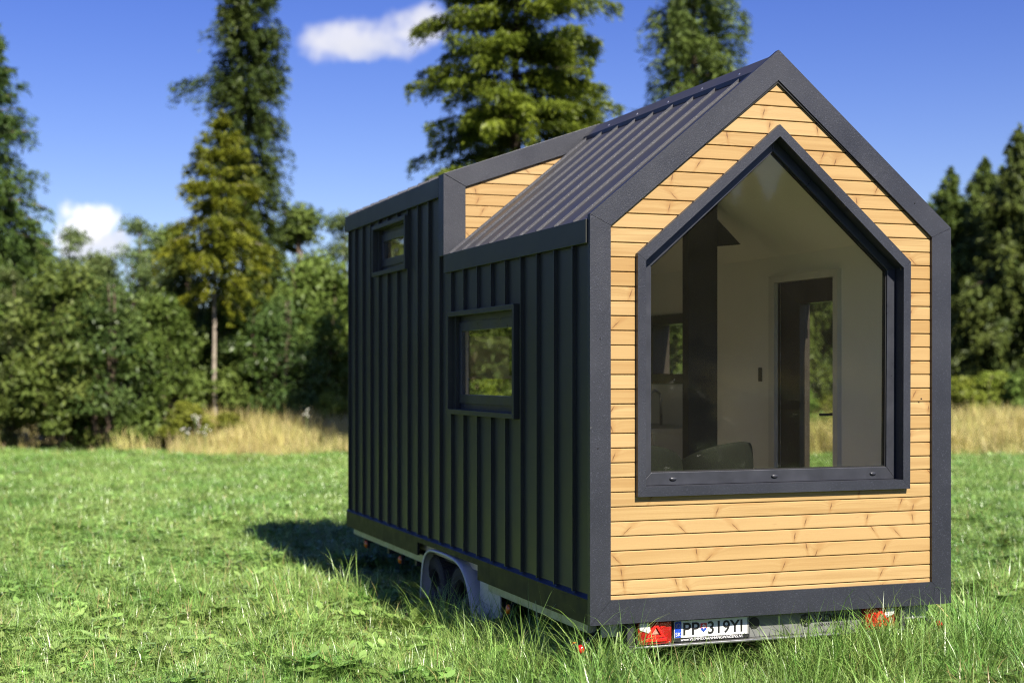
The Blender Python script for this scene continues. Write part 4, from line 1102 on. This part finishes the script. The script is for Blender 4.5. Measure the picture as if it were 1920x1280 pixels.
bushes = [  # column, distance, variant, scale, label
 (-70, 39.5, 0, 1.08, 'mid green bush beyond the left edge of the picture'),
 (25, 39, 6, .72, 'pale fine leaved small tree at the left edge under the ragged spruce'),
 (115, 38.2, 0, 1.0, 'rounded mid green bush just right of the pale one at the left edge'),
 (205, 38.4, 7, .98, 'dark green bush standing under the low white cloud'),
 (295, 38.6, 1, .85, 'bright green bush just left of the bare grey stem'),
 (262, 44, 6, 1.0, 'tall thin pale tree whose wispy top rises right of the low white cloud'),
 (190, 45, 2, .95, 'grey green tree behind the bushes below the low white cloud'),
 (60, 45, 3, 1.02, 'tall mid green tree behind the bushes at the left edge'),
 (-40, 46, 2, 1.1, 'tall grey green tree beyond the left edge'),
 (130, 45.5, 6, .98, 'pale fine leaved tree just left of the low white cloud'),
 (318, 46, 3, 1.08, 'dark crowned tree just left of the olive larch, farther back'),
 (345, 45, 3, .98, 'mid green tree filling the gap left of the olive larch'),
 (425, 41.5, 0, .85, 'mid green bush just right of the bare grey stem'),
 (512, 41.4, 7, .92, 'dark green bush below the tall narrow spruce'),
 (590, 43, 1, 1.12, 'bright green tree left of the house corner, behind the straw coloured grass'),
 (560, 48, 3, 1.22, 'mid green tree behind the bright one left of the house corner'),
 (645, 46, 6, 1.05, 'tall pale green tree partly hidden by the rear corner of the house'),
 (700, 44, 1, 1.0, 'bright green tree hidden by the rear end of the house')]
for i, (px, D, v, s, lab) in enumerate(bushes):
    x, y = spot(px, D); place('leafy_tree' if v in (2, 3, 6) else 'leafy_bush', x, y, *BV[v], lab, 'tree' if v in (2, 3, 6) else 'bush', 'green bushes and trees left of the house', rz=i*1.3, sc=(s*1.08, s*1.08, s*(1.17 if px < 660 else 1)))
low = [(350, 37.6, 4, .80, 'low yellow green shrub at the foot of the bare grey stem, on its left'),
       (430, 38.5, 4, .62, 'small yellow green shrub right of the bare grey stem'),
       (240, 37.6, 5, .55, 'low bright green shrub before the dark bushes'),
       (620, 40.5, 4, .90, 'yellow green shrub before the trees beside the house corner'),
       (1800, 49, 4, 1.15, 'yellow green shrub just right of the house, under the dark spruces'),
       (1862, 50, 4, 1.25, 'wide yellow green shrub under the middle dark spruces'),
       (1925, 49, 5, 1.1, 'bright green shrub at the right edge under the dark spruces'),
       (1490, 40, 5, .9, 'bright green shrub seen through the glazed door'),
       (1560, 41, 4, .9, 'yellow green shrub seen through the glazed door'),
       (1250, 42, 5, 1.0, 'bright green shrub seen through the kitchen window')]
for i, (px, D, v, s, lab) in enumerate(low):
    x, y = spot(px, D); place('low_shrub', x, y, *BV[v], lab, 'shrub', 'low shrubs along the treeline', rz=i*2.1+.3, sc=s)
# trees left of the frame, mirrored; rows behind the photographer added to darken reflections
for i, (x, y, v, s) in enumerate(((-19, 27, 0, 1.1), (-22, 32, 3, 1.1), (-15, 30, 1, 1.1), (-12, 33, 0, 1.15), (-17, 35, 2, 1.2), (-26, 26, 1, 1.1), (-9, 31, 0, 1.0), (-13, 29, 3, 1.2), (-20, 29, 3, 1.2), (-7, 33, 3, 1.15), (-5.5, 37, 3, 1.3), (-10.5, 36, 3, 1.3))):
    place('leafy_tree', x, y, *BV[v], 'leafy tree past the left edge, mirrored in the side pane', 'tree', 'leafy trees mirrored in the side panes', rz=i*1.7, sc=s*1.45)
for i, (x, y, s) in enumerate(((4.5, -19.5, 1.0), (6.6, -20.5, 1.1), (8.8, -20, .95), (10.9, -21, 1.05), (13.0, -20.4, 1.0), (15.3, -21.5, 1.1), (17.5, -20.8, .9))):  # unseen shrubs added so their shaded backs darken the lower pane reflection
    place('low_shrub', x, y, *BV[5], 'added low shrub out in the meadow, darkening the reflection at the foot of the picture window', 'shrub', 'added low shrubs mirrored in the picture window', rz=i*1.4, sc=(s*1.25, s*1.25, s*.92))
for i, (px, D, v, s) in enumerate(((770, 45, 0, 1.25), (835, 46, 1, 1.2), (905, 45, 3, 1.0), (985, 46, 0, 1.25), (1050, 45, 7, 1.2), (1150, 46, 3, 1.05))):
    x, y = spot(px, D); place('leafy_tree', x, y, *BV[v], 'leafy tree behind the tiny house, glimpsed only through its panes', 'tree', 'leafy trees glimpsed through the panes', rz=i*1.5, sc=s)
for i in range(20):  # unseen row added to keep sky reflection out of the picture window
    x = -4+i*2.6+random.uniform(-.8, .8); y = -52-random.uniform(0, 7)
    place('spruce_tree', x, y, rc_[i % 3], rb_[i % 3], 'added unseen spruce across the meadow, darkening the reflection in the picture window', 'spruce tree', 'added spruces mirrored in the picture window', rz=i*2.0, sc=random.uniform(.75, 1.05))

# white umbels by the bare stem
UM = plain('white petals', (.52, .51, .42), .6)
ST = plain('green stem', (.10, .15, .04), .6)
for i, (px, D, h_, lab) in enumerate(((366, 35.6, .95, 'tallest white umbel flower before the bare grey stem'), (350, 35.8, .62, 'white umbel flower left of the tallest one'), (384, 35.4, .70, 'white umbel flower right of the tallest one'), (575, 37.4, 1.05, 'white umbel flower in the straw coloured grass near the house corner'))):
    x, y = spot(px, D); t = tag(empty('wildflower', (x, y, float(ground_z(x, y)))), lab, 'wildflower', 'white umbel flowers by the treeline')
    g = random.Random(50+i); st = MB().tube([(0, 0, 0), (.02, 0, h_*.5), (0, .02, h_)], .008, 6); hd = MB()
    for k in range(9):
        a = g.uniform(0, 6.28); r = g.uniform(.02, .15); z = h_+g.uniform(-.22, .04)
        st.tube([(0, .015, z-.16), (r*math.cos(a), r*math.sin(a), z)], .004, 4)
        hd.lathe([(.0001, .02), (.022, .010), (.028, -.003), (.0001, -.006)], lambda p, q, h, a=a, r=r, z=z: (r*math.cos(a)+p, r*math.sin(a)+q, z+h), 9)
    o = st.build('stem', ST, None); o.parent = t; o = hd.build('blossom', UM, None); o.parent = t

# ------------------------------------------------------------------ LIGHT, SKY, CAMERA
to_sun = Vector((.135, -1.05, 1.0)).normalized()
el = math.asin(to_sun.z); azs = math.atan2(to_sun.x, to_sun.y)       # azimuth from +Y towards +X
sun = bpy.data.lights.new('sun', 'SUN'); sun.energy = 4.8; sun.angle = R(.53); sun.color = (1.0, .93, .82)
so = bpy.data.objects.new('sun', sun); col.objects.link(so); so.rotation_euler = to_sun.to_track_quat('Z', 'Y').to_euler(); so.location = (0, -20, 20)
w = bpy.data.worlds.new('World'); scene.world = w; w.use_nodes = True
t = NT(w.node_tree); t.n.clear()
wo = t.new('ShaderNodeOutputWorld'); bg = t.new('ShaderNodeBackground')
sky = t.new('ShaderNodeTexSky', sky_type='NISHITA'); sky.sun_disc = False; sky.sun_elevation = el; sky.sun_rotation = azs
sky.altitude = 800; sky.air_density = 1.0; sky.dust_density = .7; sky.ozone_density = 3.0
hs = t.new('ShaderNodeHueSaturation'); t.l.new(sky.outputs[0], hs.inputs['Color']); t.put(hs.inputs['Saturation'], 1.33); t.put(hs.inputs['Hue'], .532); t.put(hs.inputs['Value'], 1.0)
# two fair-weather clouds, fixed in the sky by direction
gen = t.new('ShaderNodeTexCoord').outputs['Generated']
def dot(v):
    n = t.new('ShaderNodeVectorMath', operation='DOT_PRODUCT'); t.l.new(gen, n.inputs[0]); n.inputs[1].default_value = tuple(v); return n.outputs['Value']
dF = t.math('MAXIMUM', dot(FW), .05); a_ = t.math('DIVIDE', dot(RT), dF); e_ = t.math('DIVIDE', t.sep(gen)[2], dF)
front = t.step(dot(FW), .2, .4)
def cloud(px, py, rx, ry, tilt, scale, seed, lo, hi):
    ca, ce = (px-960)/FPX, (699.2-py)/FPX
    x = t.math('SUBTRACT', a_, ca); y = t.math('SUBTRACT', e_, ce)
    c, s = math.cos(tilt), math.sin(tilt)
    xr = t.math('ADD', t.math('MULTIPLY', x, c), t.math('MULTIPLY', y, s)); yr = t.math('SUBTRACT', t.math('MULTIPLY', y, c), t.math('MULTIPLY', x, s))
    q = t.math('ADD', t.math('POWER', t.math('DIVIDE', xr, rx/FPX), 2.0), t.math('POWER', t.math('DIVIDE', yr, ry/FPX), 2.0))
    nz = t.noise(t.xyz(a_, e_, seed), scale, 5, .55)
    f = t.math('SUBTRACT', t.math('ADD', 1.0, t.math('MULTIPLY', t.math('SUBTRACT', nz, .5), 4.2)), q)
    return t.step(f, lo, hi), nz
# paler towards the horizon
haze_f = t.math('MULTIPLY', t.math('EXPONENT', t.math('MULTIPLY', t.math('MAXIMUM', t.sep(gen)[2], 0.0), -11.0)), .50)
skyc = t.mix(haze_f, hs.outputs[0], (4.6, 5.7, 8.6))
for args, dens, colr in (((715, 62, 150, 48, .17, 26, 1.3, -.1, 1.3), .92, (6.6, 6.6, 7.2)), ((690, 92, 90, 26, -.1, 34, 4.1, 0, 1.3), .75, (6.0, 6.1, 6.8)), ((150, 432, 80, 62, -.15, 36, 2.2, .0, .95), .95, (9.4, 9.3, 9.5)), ((190, 470, 70, 36, .1, 40, 7.7, .1, .9), .8, (6.4, 6.5, 7.2))):
    mk_, nz = cloud(*args)
    mk_ = t.math('MULTIPLY', t.math('MULTIPLY', mk_, dens), front)
    skyc = t.mix(mk_, skyc, colr)
t.l.new(skyc, bg.inputs[0]); bg.inputs[1].default_value = .061
t.l.new(bg.outputs[0], wo.inputs[0])

cam = bpy.data.cameras.new('camera'); co_ = bpy.data.objects.new('camera', cam); col.objects.link(co_)
co_.location = CAM.tolist(); co_.rotation_euler = (math.pi/2, 0, -YAW)
cam.sensor_width = 36; cam.lens = FPX/1920*36; cam.shift_y = 59.2/1920; cam.clip_end = 2000; cam.clip_start = .05
cam.dof.use_dof = True; cam.dof.focus_distance = 9.3; cam.dof.aperture_fstop = 1.35; cam.dof.aperture_blades = 9
scene.camera = co_
vs = scene.view_settings; scene.display_settings.display_device = 'sRGB'
vs.view_transform = 'Standard'; vs.look = 'None'; vs.exposure = 1.13; vs.gamma = 1.0; vs.use_curve_mapping = False
cy = scene.cycles
cy.max_bounces = 10; cy.diffuse_bounces = 6; cy.glossy_bounces = 4; cy.transmission_bounces = 4; cy.transparent_max_bounces = 16
cy.caustics_reflective = False; cy.caustics_refractive = False; cy.sample_clamp_indirect = 6
cy.use_denoising = True; cy.denoising_prefilter = 'NONE'; cy.filter_width = 1.1
try: cy.denoiser = 'OPENIMAGEDENOISE'
except Exception: pass
